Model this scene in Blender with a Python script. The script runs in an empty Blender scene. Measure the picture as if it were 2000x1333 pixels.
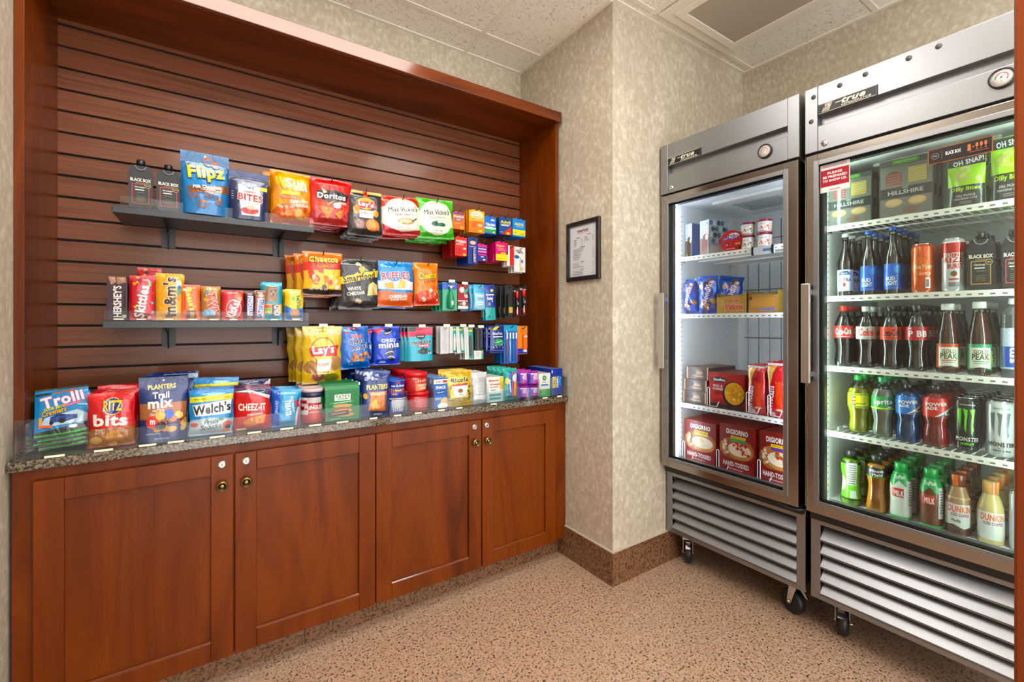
import bpy, math, random, bmesh
from mathutils import Vector, Matrix, noise
from mathutils.geometry import tessellate_polygon
S = bpy.context.scene
COL = S.collection
PI = math.pi

# ------------------------------------------------------------------ camera, world, view
CAM_Z = 1.237
YAW = math.atan2(1308, 878.0)                       # angle of the view axis from the +x wall direction
cam = bpy.data.cameras.new('camera'); camo = bpy.data.objects.new('camera', cam); COL.objects.link(camo)
camo.location = (0, 0, CAM_Z); camo.rotation_euler = (PI/2, 0, YAW - PI/2)
cam.sensor_width = 36; cam.lens = 878*36/2000; cam.shift_y = -36.5/2000; cam.clip_start = .02
S.camera = camo
w = bpy.data.worlds.new('room_light'); S.world = w; w.use_nodes = True
w.node_tree.nodes['Background'].inputs[0].default_value = (1, .985, .96, 1)
w.node_tree.nodes['Background'].inputs[1].default_value = 2.9
S.view_settings.view_transform = 'Standard'; S.view_settings.look = 'None'
S.view_settings.gamma = 1; S.view_settings.exposure = 0.66; S.view_settings.use_curve_mapping = False
cy = S.cycles
cy.use_denoising = True; cy.max_bounces = 10; cy.transparent_max_bounces = 24; cy.diffuse_bounces = 5
cy.caustics_reflective = False; cy.caustics_refractive = False; cy.sample_clamp_indirect = 6

R2 = (math.sin(YAW), -math.cos(YAW)); F2 = (math.cos(YAW), math.sin(YAW))
def ray(px):
    u = (px - 1000)/878.0
    return R2[0]*u + F2[0], R2[1]*u + F2[1]
def wx(px, Y):                                      # world x of a measured sight line where it meets the plane y=Y
    r = ray(px); return r[0]*Y/r[1]
def wy(px, X):
    r = ray(px); return r[1]*X/r[0]
def wz(px, py, X=None, Y=None):
    r = ray(px); t = X/r[0] if X is not None else Y/r[1]
    return CAM_Z - (py - 630)/878.0*t

# ------------------------------------------------------------------ colours and materials
def lin(c):
    return c/12.92 if c <= .04045 else ((c + .055)/1.055)**2.4
def C(h):
    if not isinstance(h, str): return tuple(h)[:3] + (1,)
    h = h.lstrip('#')
    return (lin(int(h[0:2], 16)/255), lin(int(h[2:4], 16)/255), lin(int(h[4:6], 16)/255), 1)
MATS = {}
def nt(m):
    m.use_nodes = True; n = m.node_tree; return n, n.nodes['Principled BSDF']
def mat(name, col='808080', rough=.5, metal=0, coat=0, emis=None, es=0, spec=None, trans=0, ior=None):
    if name in MATS: return MATS[name]
    m = bpy.data.materials.new(name); n, b = nt(m)
    b.inputs['Base Color'].default_value = C(col); b.inputs['Roughness'].default_value = rough
    b.inputs['Metallic'].default_value = metal; b.inputs['Coat Weight'].default_value = coat
    b.inputs['Coat Roughness'].default_value = .08
    if spec is not None: b.inputs['Specular IOR Level'].default_value = spec
    if trans: b.inputs['Transmission Weight'].default_value = trans
    if ior: b.inputs['IOR'].default_value = ior
    if emis: b.inputs['Emission Color'].default_value = C(emis); b.inputs['Emission Strength'].default_value = es
    MATS[name] = m; return m
def N(n, t, **kw):
    x = n.nodes.new(t)
    for k, v in kw.items():
        if k in x.inputs: x.inputs[k].default_value = v
        else: setattr(x, k, v)
    return x
def coords(n, scale=(1, 1, 1), rot=(0, 0, 0)):
    tc = N(n, 'ShaderNodeTexCoord'); mp = N(n, 'ShaderNodeMapping')
    mp.inputs['Scale'].default_value = scale; mp.inputs['Rotation'].default_value = rot
    n.links.new(tc.outputs['Object'], mp.inputs['Vector']); return mp.outputs[0]
def ramp(n, stops, src):
    r = N(n, 'ShaderNodeValToRGB'); e = r.color_ramp.elements
    while len(e) < len(stops): e.new(.5)
    for i, (p, c) in enumerate(stops): e[i].position = p; e[i].color = C(c)
    n.links.new(src, r.inputs[0]); return r.outputs[0]
def bump(n, b, src, s=.2, d=.002):
    k = N(n, 'ShaderNodeBump'); k.inputs['Strength'].default_value = s; k.inputs['Distance'].default_value = d
    n.links.new(src, k.inputs['Height']); n.links.new(k.outputs[0], b.inputs['Normal'])
def printed(name, rough, coat=0, metal=0, wrinkle=0, spec=.5):      # colour comes from the print modelled on the mesh
    if name in MATS: return MATS[name]
    m = mat(name, 'ffffff', rough, metal, coat, spec=spec); n, b = nt(m)
    a = N(n, 'ShaderNodeVertexColor', layer_name='Col')
    hs = N(n, 'ShaderNodeHueSaturation'); hs.inputs['Saturation'].default_value = 1.06; hs.inputs['Value'].default_value = .76
    n.links.new(a.outputs[0], hs.inputs['Color']); n.links.new(hs.outputs[0], b.inputs['Base Color'])
    if wrinkle:
        no = N(n, 'ShaderNodeTexNoise', Scale=22.0, Detail=3.0, Distortion=1.2)
        n.links.new(coords(n, (1, 1, .55)), no.inputs['Vector'])
        bump(n, b, no.outputs[0], wrinkle, .012)
    return m
FOIL = printed('foil_print', .24, .45, .12, .38)
FILM = printed('film_print', .3, .3, 0, .22)
PAPER = printed('card_print', .42, .06, spec=.35)
LABEL = printed('label_print', .35, .2)
MATTE = printed('painted_parts', .5)
PLAST = printed('plastic_parts', .3, .2)
def wood(name, stops, scale, rough=.34, coat=.04, dist=1.5, bumps=.05):
    m = mat(name, '804020', rough, 0, coat, spec=.22); n, b = nt(m)
    b.inputs['Coat Roughness'].default_value = .12
    v = coords(n, scale)
    a = N(n, 'ShaderNodeTexNoise', Scale=1.0, Detail=6.0, Roughness=.6, Distortion=dist)
    n.links.new(v, a.inputs['Vector'])
    n.links.new(ramp(n, stops, a.outputs[0]), b.inputs['Base Color'])
    if bumps: bump(n, b, a.outputs[0], bumps, .001)
    return m
CH = [(.25, '421700'), (.42, '602700'), (.56, '703102'), (.68, '5e2500'), (.85, '471a00')]
WOODV = wood('cherry_wood_vertical', CH, (5, 5, .8))
WOODH = wood('cherry_wood_horizontal', CH, (.8, 5, 5))
GLOSSW = wood('lacquered_trim_wood', CH, (.8, 5, 5), .18, .7)
SLAT = wood('slat_board_wood', [(.2, '482416'), (.42, '653822'), (.55, '714128'), (.66, '5f331e'), (.85, '4c2617')], (1.2, 8, 34), .3, .22, .6, .03)
JAMB = wood('door_casing_wood', [(.3, '6e2e12'), (.7, '8a4018')], (4, 4, .6))

def wallpaper():
    m = mat('pearl_wallpaper', 'c8b99c', .42, 0, 0); n, b = nt(m)
    v = coords(n, (52, 52, 36), (0, 0, 0))
    a = N(n, 'ShaderNodeTexNoise', Scale=1.0, Detail=2.0, Roughness=.55, Distortion=.15); n.links.new(v, a.inputs['Vector'])
    v2 = coords(n, (3, 3, 3)); a2 = N(n, 'ShaderNodeTexNoise', Scale=1.0, Detail=2.0); n.links.new(v2, a2.inputs['Vector'])
    mx = N(n, 'ShaderNodeMix', data_type='FLOAT'); mx.inputs[0].default_value = .25
    n.links.new(a.outputs[0], mx.inputs[2]); n.links.new(a2.outputs[0], mx.inputs[3])
    n.links.new(ramp(n, [(.36, 'aea38f'), (.48, 'b6ac99'), (.58, 'c1b8a6'), (.68, 'd0c9ba')], mx.outputs[0]), b.inputs['Base Color'])
    r = N(n, 'ShaderNodeMapRange'); r.inputs[1].default_value = .4; r.inputs[2].default_value = .65; r.inputs[3].default_value = .55; r.inputs[4].default_value = .36
    n.links.new(a.outputs[0], r.inputs[0]); n.links.new(r.outputs[0], b.inputs['Roughness'])
    bump(n, b, a.outputs[0], .12, .002)
    return m
WALL = wallpaper()
def granite(name, stops, s1, tile=None, rough=.22, coat=.2, base=None):
    m = mat(name, '807060', rough, 0, coat); n, b = nt(m)
    v = coords(n, (1, 1, 1))
    vo = N(n, 'ShaderNodeTexNoise', Scale=s1, Detail=4.0, Roughness=.7, Distortion=.3); n.links.new(v, vo.inputs['Vector'])
    c1 = ramp(n, stops, vo.outputs[0])
    vb = N(n, 'ShaderNodeTexVoronoi', Scale=s1*.8, Randomness=1.0); n.links.new(v, vb.inputs['Vector'])
    mx = N(n, 'ShaderNodeMix', data_type='RGBA', blend_type='MULTIPLY'); mx.inputs[0].default_value = .35
    n.links.new(c1, mx.inputs[6]); n.links.new(ramp(n, [(0, 'b0a090'), (.5, 'e8dccc'), (1, 'ffffff')], vb.outputs['Color']), mx.inputs[7])
    out = mx.outputs[2]
    if tile:
        (x0, sx, y0, sy, g, gc) = tile
        tc = N(n, 'ShaderNodeTexCoord'); sp = N(n, 'ShaderNodeSeparateXYZ'); n.links.new(tc.outputs['Object'], sp.inputs[0])
        fac = None
        for k, (o0, st) in enumerate(((x0, sx), (y0, sy))):
            q = N(n, 'ShaderNodeMath', operation='SUBTRACT'); q.inputs[1].default_value = o0 - 50*st; n.links.new(sp.outputs[k], q.inputs[0])
            f = N(n, 'ShaderNodeMath', operation='MODULO'); f.inputs[1].default_value = st; n.links.new(q.outputs[0], f.inputs[0])
            l = N(n, 'ShaderNodeMath', operation='LESS_THAN'); l.inputs[1].default_value = g; n.links.new(f.outputs[0], l.inputs[0])
            if fac is None: fac = l.outputs[0]
            else:
                a = N(n, 'ShaderNodeMath', operation='MAXIMUM'); n.links.new(fac, a.inputs[0]); n.links.new(l.outputs[0], a.inputs[1]); fac = a.outputs[0]
        m2 = N(n, 'ShaderNodeMix', data_type='RGBA'); n.links.new(fac, m2.inputs[0]); n.links.new(out, m2.inputs[6]); m2.inputs[7].default_value = C(gc); out = m2.outputs[2]
    n.links.new(out, b.inputs['Base Color']); return m
FLOOR = granite('pink_granite_tile', [(.365, '1c1a19'), (.40, '50423a'), (.425, '8e745f'), (.47, 'ac8e76'), (.53, 'c8aa92'), (.59, 'b69078'), (.7, '96765e')], 105, (.71, .41, 1.405, .39, .004, '9c8876'), .34, .08)
BASE = granite('brown_granite', [(.34, '1d1510'), (.43, '5a3d2a'), (.5, '7a563c'), (.6, '8a6446'), (.7, '5c4030')], 110)
COUNTER = granite('speckled_counter_granite', [(.38, '0c0a08'), (.45, '2a251e'), (.51, '5e5240'), (.58, '8a7a60'), (.68, '3a3228')], 120, None, .12, .4)
def tiles_ceiling():
    m = mat('acoustic_tile', 'e0d8ca', .85); n, b = nt(m)
    v = coords(n, (1, 1, 1))
    a = N(n, 'ShaderNodeTexNoise', Scale=75.0, Detail=3.0, Roughness=.6, Distortion=1.4); n.links.new(v, a.inputs['Vector'])
    n.links.new(ramp(n, [(.30, '9a9286'), (.38, 'd6cec0'), (.44, 'f0eadf'), (1, 'f5f0e6')], a.outputs[0]), b.inputs['Base Color'])
    bump(n, b, a.outputs[0], .5, .004); return m
CEIL = tiles_ceiling()
def brushed(name, col, rough=.3, axis=(1, 1, 260)):
    m = mat(name, col, rough, 1); n, b = nt(m)
    a = N(n, 'ShaderNodeTexNoise', Scale=3.0, Detail=3.0); n.links.new(coords(n, axis), a.inputs['Vector'])
    r = N(n, 'ShaderNodeMapRange'); r.inputs[3].default_value = rough - .03; r.inputs[4].default_value = rough + .06
    n.links.new(a.outputs[0], r.inputs[0]); n.links.new(r.outputs[0], b.inputs['Roughness'])
    bump(n, b, a.outputs[0], .012, .0004); return m
STEEL = brushed('brushed_steel', '96989c', .38)
STEELD = brushed('door_frame_steel', 'a29c98', .18, (1, 1, 60))
CHROME = mat('chrome', 'd8d8d8', .12, 1)
BRASS = mat('antique_brass', '8c7a56', .3, 1)
BLACK = mat('black_plastic', '101010', .35)
BLKMET = mat('black_powder_coat', '131418', .4)
SHELFM = mat('charcoal_shelf', '262a30', .32)
GROOVE = mat('dark_groove', '060403', .8)
WHITE = mat('white_liner', 'e8ecec', .35)
WHITEM = mat('white_metal', 'eef0ea', .35)
CREAM = mat('cream_tag', 'efe6c8', .5)
TBAR = mat('ceiling_grid_white', 'e8e1d4', .6)
LAMP = mat('lamp_diffuser', 'ffffff', .5, emis='fffaf0', es=8.5)
def clear(name, tint=(1, 1, 1), haze=0.0, hazecol='ffffff', rough=.03, speck=False, gloss=1.0):
    m = bpy.data.materials.new(name); m.use_nodes = True; n = m.node_tree; n.nodes.clear()
    o = N(n, 'ShaderNodeOutputMaterial'); t = N(n, 'ShaderNodeBsdfTransparent'); t.inputs[0].default_value = tuple(tint) + (1,)
    g = N(n, 'ShaderNodeBsdfGlossy'); g.inputs['Roughness'].default_value = rough
    fr = N(n, 'ShaderNodeFresnel'); fr.inputs[0].default_value = 1.45
    mu = N(n, 'ShaderNodeMath', operation='MULTIPLY'); mu.inputs[1].default_value = gloss; n.links.new(fr.outputs[0], mu.inputs[0])
    mx = N(n, 'ShaderNodeMixShader'); n.links.new(mu.outputs[0], mx.inputs[0]); n.links.new(t.outputs[0], mx.inputs[1]); n.links.new(g.outputs[0], mx.inputs[2])
    out = mx.outputs[0]
    if haze or speck:
        d = N(n, 'ShaderNodeBsdfDiffuse'); d.inputs[0].default_value = C(hazecol)
        m2 = N(n, 'ShaderNodeMixShader'); m2.inputs[0].default_value = haze
        if speck:                                     # condensation: fine droplets thickening to one side of the pane
            sp = N(n, 'ShaderNodeTexNoise', Scale=620.0, Detail=1.0); v = coords(n); n.links.new(v, sp.inputs['Vector'])
            se = N(n, 'ShaderNodeSeparateXYZ'); n.links.new(v, se.inputs[0])
            mr = N(n, 'ShaderNodeMapRange'); mr.inputs[1].default_value = .02; mr.inputs[2].default_value = -.2; mr.inputs[3].default_value = 0; mr.inputs[4].default_value = .10
            n.links.new(se.outputs[1], mr.inputs[0])
            th = N(n, 'ShaderNodeMath', operation='GREATER_THAN'); th.inputs[1].default_value = .60; n.links.new(sp.outputs[0], th.inputs[0])
            k = N(n, 'ShaderNodeMath', operation='MULTIPLY_ADD'); n.links.new(th.outputs[0], k.inputs[0]); n.links.new(mr.outputs[0], k.inputs[1]); k.inputs[2].default_value = haze
            n.links.new(k.outputs[0], m2.inputs[0])
        n.links.new(out, m2.inputs[1]); n.links.new(d.outputs[0], m2.inputs[2]); out = m2.outputs[0]
    n.links.new(out, o.inputs[0]); MATS[name] = m; return m
ACRYL = clear('clear_acrylic', (.97, .98, .985), .006, gloss=.45)
PANE = clear('door_glass', (.95, .97, .98), 0, 'dfe8f0', .02, gloss=.8)
PANEF = clear('misted_door_glass', (.96, .985, .975), 0, 'd8e8e0', .02, True, gloss=.8)
PET = clear('clear_bottle_plastic', (.93, .95, .95), 0, rough=.08)

# ------------------------------------------------------------------ mesh builder
def subdiv(v, f, L):
    if L is None: return v, f
    v = list(v); f = [tuple(x) for x in f]
    for _ in range(7):
        mid = {}; nf = []; done = True
        def m(a, b):
            k = (min(a, b), max(a, b))
            if k not in mid:
                mid[k] = len(v); v.append(tuple((v[a][i] + v[b][i])/2 for i in range(2)))
            return mid[k]
        def ln(a, b): return math.hypot(v[a][0]-v[b][0], v[a][1]-v[b][1])
        for t in f:
            a, b, c = t; e = [ln(a, b) > L, ln(b, c) > L, ln(c, a) > L]
            if not any(e): nf.append(t); continue
            done = False
            if all(e):
                x, y, z = m(a, b), m(b, c), m(c, a); nf += [(a, x, z), (x, b, y), (z, y, c), (x, y, z)]
            else:
                for k in range(3):
                    if e[k] and not e[(k+1) % 3] and not e[(k+2) % 3]:
                        p, q, r = t[k], t[(k+1) % 3], t[(k+2) % 3]; x = m(p, q); nf += [(p, x, r), (x, q, r)]; break
                else:
                    for k in range(3):
                        if not e[k]:
                            p, q, r = t[k], t[(k+1) % 3], t[(k+2) % 3]; x = m(q, r); y = m(r, p)
                            nf += [(p, q, x), (p, x, y), (y, x, r)]; break
        f = nf
        if done: break
    return v, f
class G:
    def __init__(s): s.v = []; s.f = []; s.c = []; s.m = []; s.s = []
    def add(s, v, f, col='808080', m=0, smooth=False):
        o = len(s.v); s.v += [tuple(p) for p in v]; c = C(col) if isinstance(col, str) else col
        for t in f: s.f.append(tuple(i + o for i in t)); s.c.append(c); s.m.append(m); s.s.append(smooth)
        return s
    def box(s, x0, x1, y0, y1, z0, z1, col='808080', m=0):
        v = [(x0, y0, z0), (x1, y0, z0), (x1, y1, z0), (x0, y1, z0), (x0, y0, z1), (x1, y0, z1), (x1, y1, z1), (x0, y1, z1)]
        return s.add(v, [(0, 3, 2, 1), (4, 5, 6, 7), (0, 1, 5, 4), (1, 2, 6, 5), (2, 3, 7, 6), (3, 0, 4, 7)], col, m)
    def lathe(s, prof, col='808080', m=0, n=28, c=(0, 0, 0), axis='z', smooth=True, cols=None):
        v = []; f = []; K = len(prof)
        for (r, z) in prof:
            for k in range(n):
                a = 2*PI*k/n; x, y = r*math.cos(a), r*math.sin(a)
                p = (x, y, z) if axis == 'z' else ((z, x, y) if axis == 'x' else (x, z, -y))
                v.append((p[0]+c[0], p[1]+c[1], p[2]+c[2]))
        for i in range(K-1):
            for k in range(n):
                a, b = i*n+k, i*n+(k+1) % n; f.append((a, b, b+n, a+n))
        if prof[0][0] > 1e-6: f.append(tuple(range(n-1, -1, -1)))
        if prof[-1][0] > 1e-6: f.append(tuple((K-1)*n+k for k in range(n)))
        return s.add(v, f, col, m, smooth)
    def tube(s, pts, r, col='808080', m=0, n=8):
        pts = [Vector(p) for p in pts]; v = []; f = []
        for i, p in enumerate(pts):
            d = (pts[min(i+1, len(pts)-1)] - pts[max(i-1, 0)]).normalized()
            u = d.orthogonal().normalized() if i == 0 else (u - d*u.dot(d)).normalized()
            w_ = d.cross(u)
            for k in range(n):
                a = 2*PI*k/n; q = p + u*r*math.cos(a) + w_*r*math.sin(a); v.append(tuple(q))
        for i in range(len(pts)-1):
            for k in range(n):
                a, b = i*n+k, i*n+(k+1) % n; f.append((a, b, b+n, a+n))
        f.append(tuple(range(n-1, -1, -1))); f.append(tuple((len(pts)-1)*n+k for k in range(n)))
        return s.add(v, f, col, m, True)
    def prism(s, pts, a0, a1, axis='x', col='808080', m=0):     # outline in the other two axes, extruded
        n = len(pts); mk = {'x': lambda p, a: (a, p[0], p[1]), 'y': lambda p, a: (p[0], a, p[1]), 'z': lambda p, a: (p[0], p[1], a)}[axis]
        v = [mk(p, a0) for p in pts] + [mk(p, a1) for p in pts]
        f = [tuple(range(n)), tuple(range(2*n-1, n-1, -1))] + [(i, i+n, (i+1) % n + n, (i+1) % n) for i in range(n)]
        return s.add(v, f, col, m)
    def build(s, name, mats, parent=None, bevel=0, loc=None, rot=None):
        me = bpy.data.meshes.new(name); me.from_pydata(s.v, [], s.f)
        if not isinstance(mats, (list, tuple)): mats = [mats]
        for m in mats: me.materials.append(m)
        me.polygons.foreach_set('material_index', s.m); me.polygons.foreach_set('use_smooth', s.s)
        ca = me.color_attributes.new('Col', 'FLOAT_COLOR', 'CORNER'); buf = []
        for p in me.polygons: buf += list(s.c[p.index])*p.loop_total
        ca.data.foreach_set('color', buf); me.update()
        o = bpy.data.objects.new(name, me); COL.objects.link(o)
        if bevel:
            b = o.modifiers.new('bevel', 'BEVEL'); b.width = bevel; b.segments = 2; b.limit_method = 'ANGLE'; b.angle_limit = .6
        if loc: o.location = loc
        if rot: o.rotation_euler = rot
        if parent: o.parent = parent
        return o
def tag(o, label=None, cat=None, group=None, kind=None):
    if label: o['label'] = label
    if cat: o['category'] = cat
    if group: o['group'] = group
    if kind: o['kind'] = kind
    return o
def thing(name, label, cat, loc=(0, 0, 0), rot=(0, 0, 0), group=None):
    o = bpy.data.objects.new(name, None); COL.objects.link(o); o.location = loc; o.rotation_euler = rot
    o.empty_display_size = .05; return tag(o, label, cat, group)
def copy_tree(o, parent=None):
    c = o.copy(); COL.objects.link(c)
    if parent: c.parent = parent
    for ch in [x for x in o.children]: copy_tree(ch, c)
    return c

# ------------------------------------------------------------------ print modelled as thin shapes on a product's face
_txt = {}
def text2d(s, bold=.02, shear=0):
    k = (s, bold, shear)
    if k in _txt: return _txt[k]
    cu = bpy.data.curves.new('t', 'FONT'); cu.body = s; cu.size = 1; cu.offset = 0 if 'M' in s else bold; cu.shear = shear; cu.resolution_u = 2; cu.fill_mode = 'FRONT'
    if bold > .03: cu.space_character = 1.08
    ob = bpy.data.objects.new('t', cu); me = bpy.data.meshes.new_from_object(ob)
    me.calc_loop_triangles()
    v = [(p.co.x, p.co.y) for p in me.vertices]; f = [tuple(t.vertices) for t in me.loop_triangles]
    if 'M' in s and bold > .004:                       # heavier strokes without the outline offset
        v0, f0, d = v, f, bold*.8; v, f = [], []
        for dx, dy in ((-d, -d), (d, -d), (-d, d), (d, d)):
            k0 = len(v); v += [(x + dx, y + dy) for x, y in v0]; f += [tuple(i + k0 for i in t) for t in f0]
    f2 = []
    for a, b, c in f:
        A = (v[b][0]-v[a][0])*(v[c][1]-v[a][1]) - (v[b][1]-v[a][1])*(v[c][0]-v[a][0])
        f2.append((a, b, c) if A > 0 else (a, c, b))
    x0 = min(p[0] for p in v); x1 = max(p[0] for p in v); y0 = min(p[1] for p in v); y1 = max(p[1] for p in v)
    v = [((p[0]-x0)/(x1-x0)-.5, (p[1]-y0)/(y1-y0)-.5) for p in v]
    bpy.data.objects.remove(ob); bpy.data.meshes.remove(me); bpy.data.curves.remove(cu)
    _txt[k] = (v, f2); return _txt[k]
def R(x, y, w, h, c, rot=0): return ('R', x, y, w, h, c, rot)
def E(x, y, w, h, c, rot=0): return ('E', x, y, w, h, c, rot)
def P(pts, c): return ('P', pts, c)
def T(s, x, y, w, h, c, b=.02, rot=0, out=None, sh=0): return ('T', s, x, y, w, h, c, b, rot, out, sh)
def BL(n, x, y, w, h, cols, seed=1, sz=.12): return ('B', n, x, y, w, h, cols, seed, sz)
def LN(x, y, w, n, dy, c, th=.006): return ('L', x, y, w, n, dy, c, th)
def flat(v, f, x, y, w, h, rot, W, H):
    c, s_ = math.cos(math.radians(rot)), math.sin(math.radians(rot)); out = []
    for (a, b) in v:
        a *= w*W; b *= h*H
        if rot: a, b = a*c - b*s_, a*s_ + b*c
        out.append((a + x*W, b + y*H))
    return out, f
RECT = ([(-.5, -.5), (.5, -.5), (.5, .5), (-.5, .5)], [(0, 1, 2), (0, 2, 3)])
def disc(n=20):
    v = [(0, 0)] + [(.5*math.cos(2*PI*k/n), .5*math.sin(2*PI*k/n)) for k in range(n)]
    return v, [(0, k+1, (k+1) % n + 1) for k in range(n)]
DISC = disc(30)
DISC8 = disc(13)
def shapes(art, W, H):
    """list of (verts, tris, colour) in metres on the W x H face, bottom layer first"""
    out = []
    for a in art:
        k = a[0]
        if k in 'RE':
            _, x, y, w, h, c, rot = a
            if rot: v, f = flat(*(RECT if k == 'R' else DISC), x, y, w, h*H/W if False else h, rot, W, H)
            else: v, f = flat(*(RECT if k == 'R' else DISC), x, y, w, h, 0, W, H)
            out.append((v, f, c))
        elif k == 'P':
            pts = [(p[0]*W, p[1]*H) for p in a[1]]
            tri = tessellate_polygon([[Vector((p[0], p[1], 0)) for p in pts]])
            f = []
            for t in tri:
                A = (pts[t[1]][0]-pts[t[0]][0])*(pts[t[2]][1]-pts[t[0]][1]) - (pts[t[1]][1]-pts[t[0]][1])*(pts[t[2]][0]-pts[t[0]][0])
                f.append(tuple(t) if A > 0 else (t[0], t[2], t[1]))
            out.append((pts, f, a[2]))
        elif k == 'T':
            _, s_, x, y, w, h, c, b, rot, ol, sh = a
            if abs(rot) > 45: w2, h2 = w*H/W, h*W/H        # w runs along the letters, as a share of the height
            else: w2, h2 = w, h
            b = min(b, .034)
            if ol:
                v, f = text2d(s_, b + .028, sh); out.append((*flat(v, f, x, y, w2*1.03, h2*1.1, rot, W, H), ol))
            v, f = text2d(s_, b, sh); out.append((*flat(v, f, x, y, w2, h2, rot, W, H), c))
        elif k == 'B':
            _, n, x, y, w, h, cols, seed, sz = a; rd = random.Random(seed)
            for i in range(n):
                q = sz*rd.uniform(.6, 1.2); el = rd.uniform(.55, 1)
                v, f = flat(*DISC8, x + (rd.random()-.5)*w, y + (rd.random()-.5)*h, q, q*el*W/H, rd.uniform(0, 180), W, H)
                c_ = cols[rd.randrange(len(cols))]
                out.append((v, f, c_))
        elif k == 'L':
            _, x, y, w, n, dy, c, th = a; rd = random.Random(n)
            for i in range(n):
                ww = w*rd.uniform(.7, 1); v, f = flat(*RECT, x, y - i*dy, ww, th, 0, W, H); out.append((v, f, c))
    return out
def apply(g, surf, art, W, H, L=None, m=0, o0=.0006, do=.00016, cl=True):
    for i, (v, f, c) in enumerate(shapes(art, W, H)):
        v, f = subdiv(v, f, L)
        o = o0 + i*do
        g.add([surf(max(-W*.487, min(W*.487, p[0])) if cl else p[0], max(-H*.487, min(H*.487, p[1])), o) for p in v], f, c, m, L is not None)

# ------------------------------------------------------------------ product bodies (front looks along -y, base on z=0, x centred)
def pillow_surf(w, h, D, seed, waist=.035, seal=.045, wr=1.0, side=-1):
    def s(u, v, o=0):
        a = max(-1, min(1, 2*u/w)); b = max(-1, min(1, 2*v/h)); e = 1 - abs(b)
        k = min(1, max(0, (e - seal)/.30)); k = k*k*(3-2*k)
        d = D/2*(1 - abs(a)**2.4)**.62*k**.75 if abs(a) < 1 else 0
        nz = noise.noise(Vector((u*26, v*15, seed*3.1)))*.34 + (abs(noise.noise(Vector((u*42 + v*16, v*24 - u*9, seed*1.7)))) - .2)*.42
        ed = (1 - abs(a)**6)*(.25 + .75*min(1, 2.2*(1-e) + .25))
        d += D*.20*wr*nz*ed*(1 if e > seal else 0)
        if e <= seal: d += .0009*math.sin(v*2600)
        if d < .0004: d = .0004
        x = u*(1 - waist*(1 - b*b)) + .004*wr*noise.noise(Vector((v*22, seed, 1)))*(e > seal)*(abs(a))
        ben = .010*wr*noise.noise(Vector((u*9, v*7, seed + 9)))
        return (x, side*(d + o) + ben, v + h/2)
    return s
def pillow(g, w, h, D, base, art, seed=1, back=None, sealcol=None, wr=1.0, m=0, nu=30, nv=46, waist=.035, seal=.045, L=.006):
    for side in (-1, 1):
        s = pillow_surf(w, h, D, seed, waist, seal, wr, side); v = []; f = []
        for j in range(nv+1):
            for i in range(nu+1): v.append(s(-w/2 + w*i/nu, -h/2 + h*j/nv))
        for j in range(nv):
            for i in range(nu):
                a = j*(nu+1)+i; q = (a, a+1, a+nu+2, a+nu+1); f.append(q if side < 0 else q[::-1])
        n1 = max(1, round(seal*nv/2)); ff = [[], []]
        for k, q in enumerate(f): ff[1 if (k//nu < n1 or k//nu >= nv-n1) else 0].append(q)
        o = len(g.v)
        g.add(v, [], base)
        for grp, c in ((ff[0], base if side < 0 or not back else back), (ff[1], sealcol or base)):
            cc = C(c)
            for q in grp: g.f.append(tuple(i+o for i in q)); g.c.append(cc); g.m.append(m); g.s.append(True)
    apply(g, pillow_surf(w, h, D, seed, waist, seal, wr, -1), art, w, h, L, m)
def pouch_surf(w, h, D, seed, side=-1):
    def s(u, v, o=0):
        a = max(-1, min(1, 2*u/w)); b = (v + h/2)/h
        k = max(0, min(1, (1 - b - .16)/.5)); d = D/2*(k**.8)*(1 - abs(a)**3.5)**.7
        nz = noise.noise(Vector((u*20, v*14, seed*2.3)))
        d += D*.11*nz*(1-abs(a)**4)*min(1, k*2)
        d += .0015*math.sin(b*60)*0
        return (u*(1 - .02*math.sin(PI*b)), side*(max(d, .0004) + o) + .003*noise.noise(Vector((u*8, v*6, seed))), v + h/2)
    return s
def pouch(g, w, h, D, base, art, seed=1, m=0, nu=26, nv=36, back=None):
    for side in (-1, 1):
        s = pouch_surf(w, h, D, seed, side); v = [s(-w/2 + w*i/nu, -h/2 + h*j/nv) for j in range(nv+1) for i in range(nu+1)]; f = []
        for j in range(nv):
            for i in range(nu):
                a = j*(nu+1)+i; q = (a, a+1, a+nu+2, a+nu+1); f.append(q if side < 0 else q[::-1])
        g.add(v, f, base if side < 0 else (back or base), m, True)
    sf = pouch_surf(w, h, D, seed, -1); sb = pouch_surf(w, h, D, seed, 1)
    v = [sf(-w/2 + w*i/nu, -h/2) for i in range(nu+1)] + [sb(-w/2 + w*i/nu, -h/2) for i in range(nu+1)]
    g.add(v, [(i, i+nu+1, i+nu+2, i+1) for i in range(nu)], base, m)
    apply(g, sf, art, w, h, .007, m)
def boxp(g, w, h, d, base, art, side=None, top=None, sart=None, tart=None, m=0, lart=None):
    side = side or base; top = top or side
    x, y = w/2, d
    v = [(-x, 0, 0), (x, 0, 0), (x, y, 0), (-x, y, 0), (-x, 0, h), (x, 0, h), (x, y, h), (-x, y, h)]
    g.add(v, [(0, 1, 5, 4)], base, m); g.add(v, [(1, 2, 6, 5), (3, 0, 4, 7), (2, 3, 7, 6)], side, m); g.add(v, [(4, 5, 6, 7), (0, 3, 2, 1)], top, m)
    apply(g, lambda u, q, o: (u, -o, q + h/2), art, w, h, None, m)
    if sart: apply(g, lambda u, q, o: (x + o, u + d/2, q + h/2), sart, d, h, None, m)
    if lart: apply(g, lambda u, q, o: (-x - o, -u + d/2, q + h/2), lart, d, h, None, m)
    if tart: apply(g, lambda u, q, o: (u, q + d/2, h + o), tart, w, d, None, m)
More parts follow.
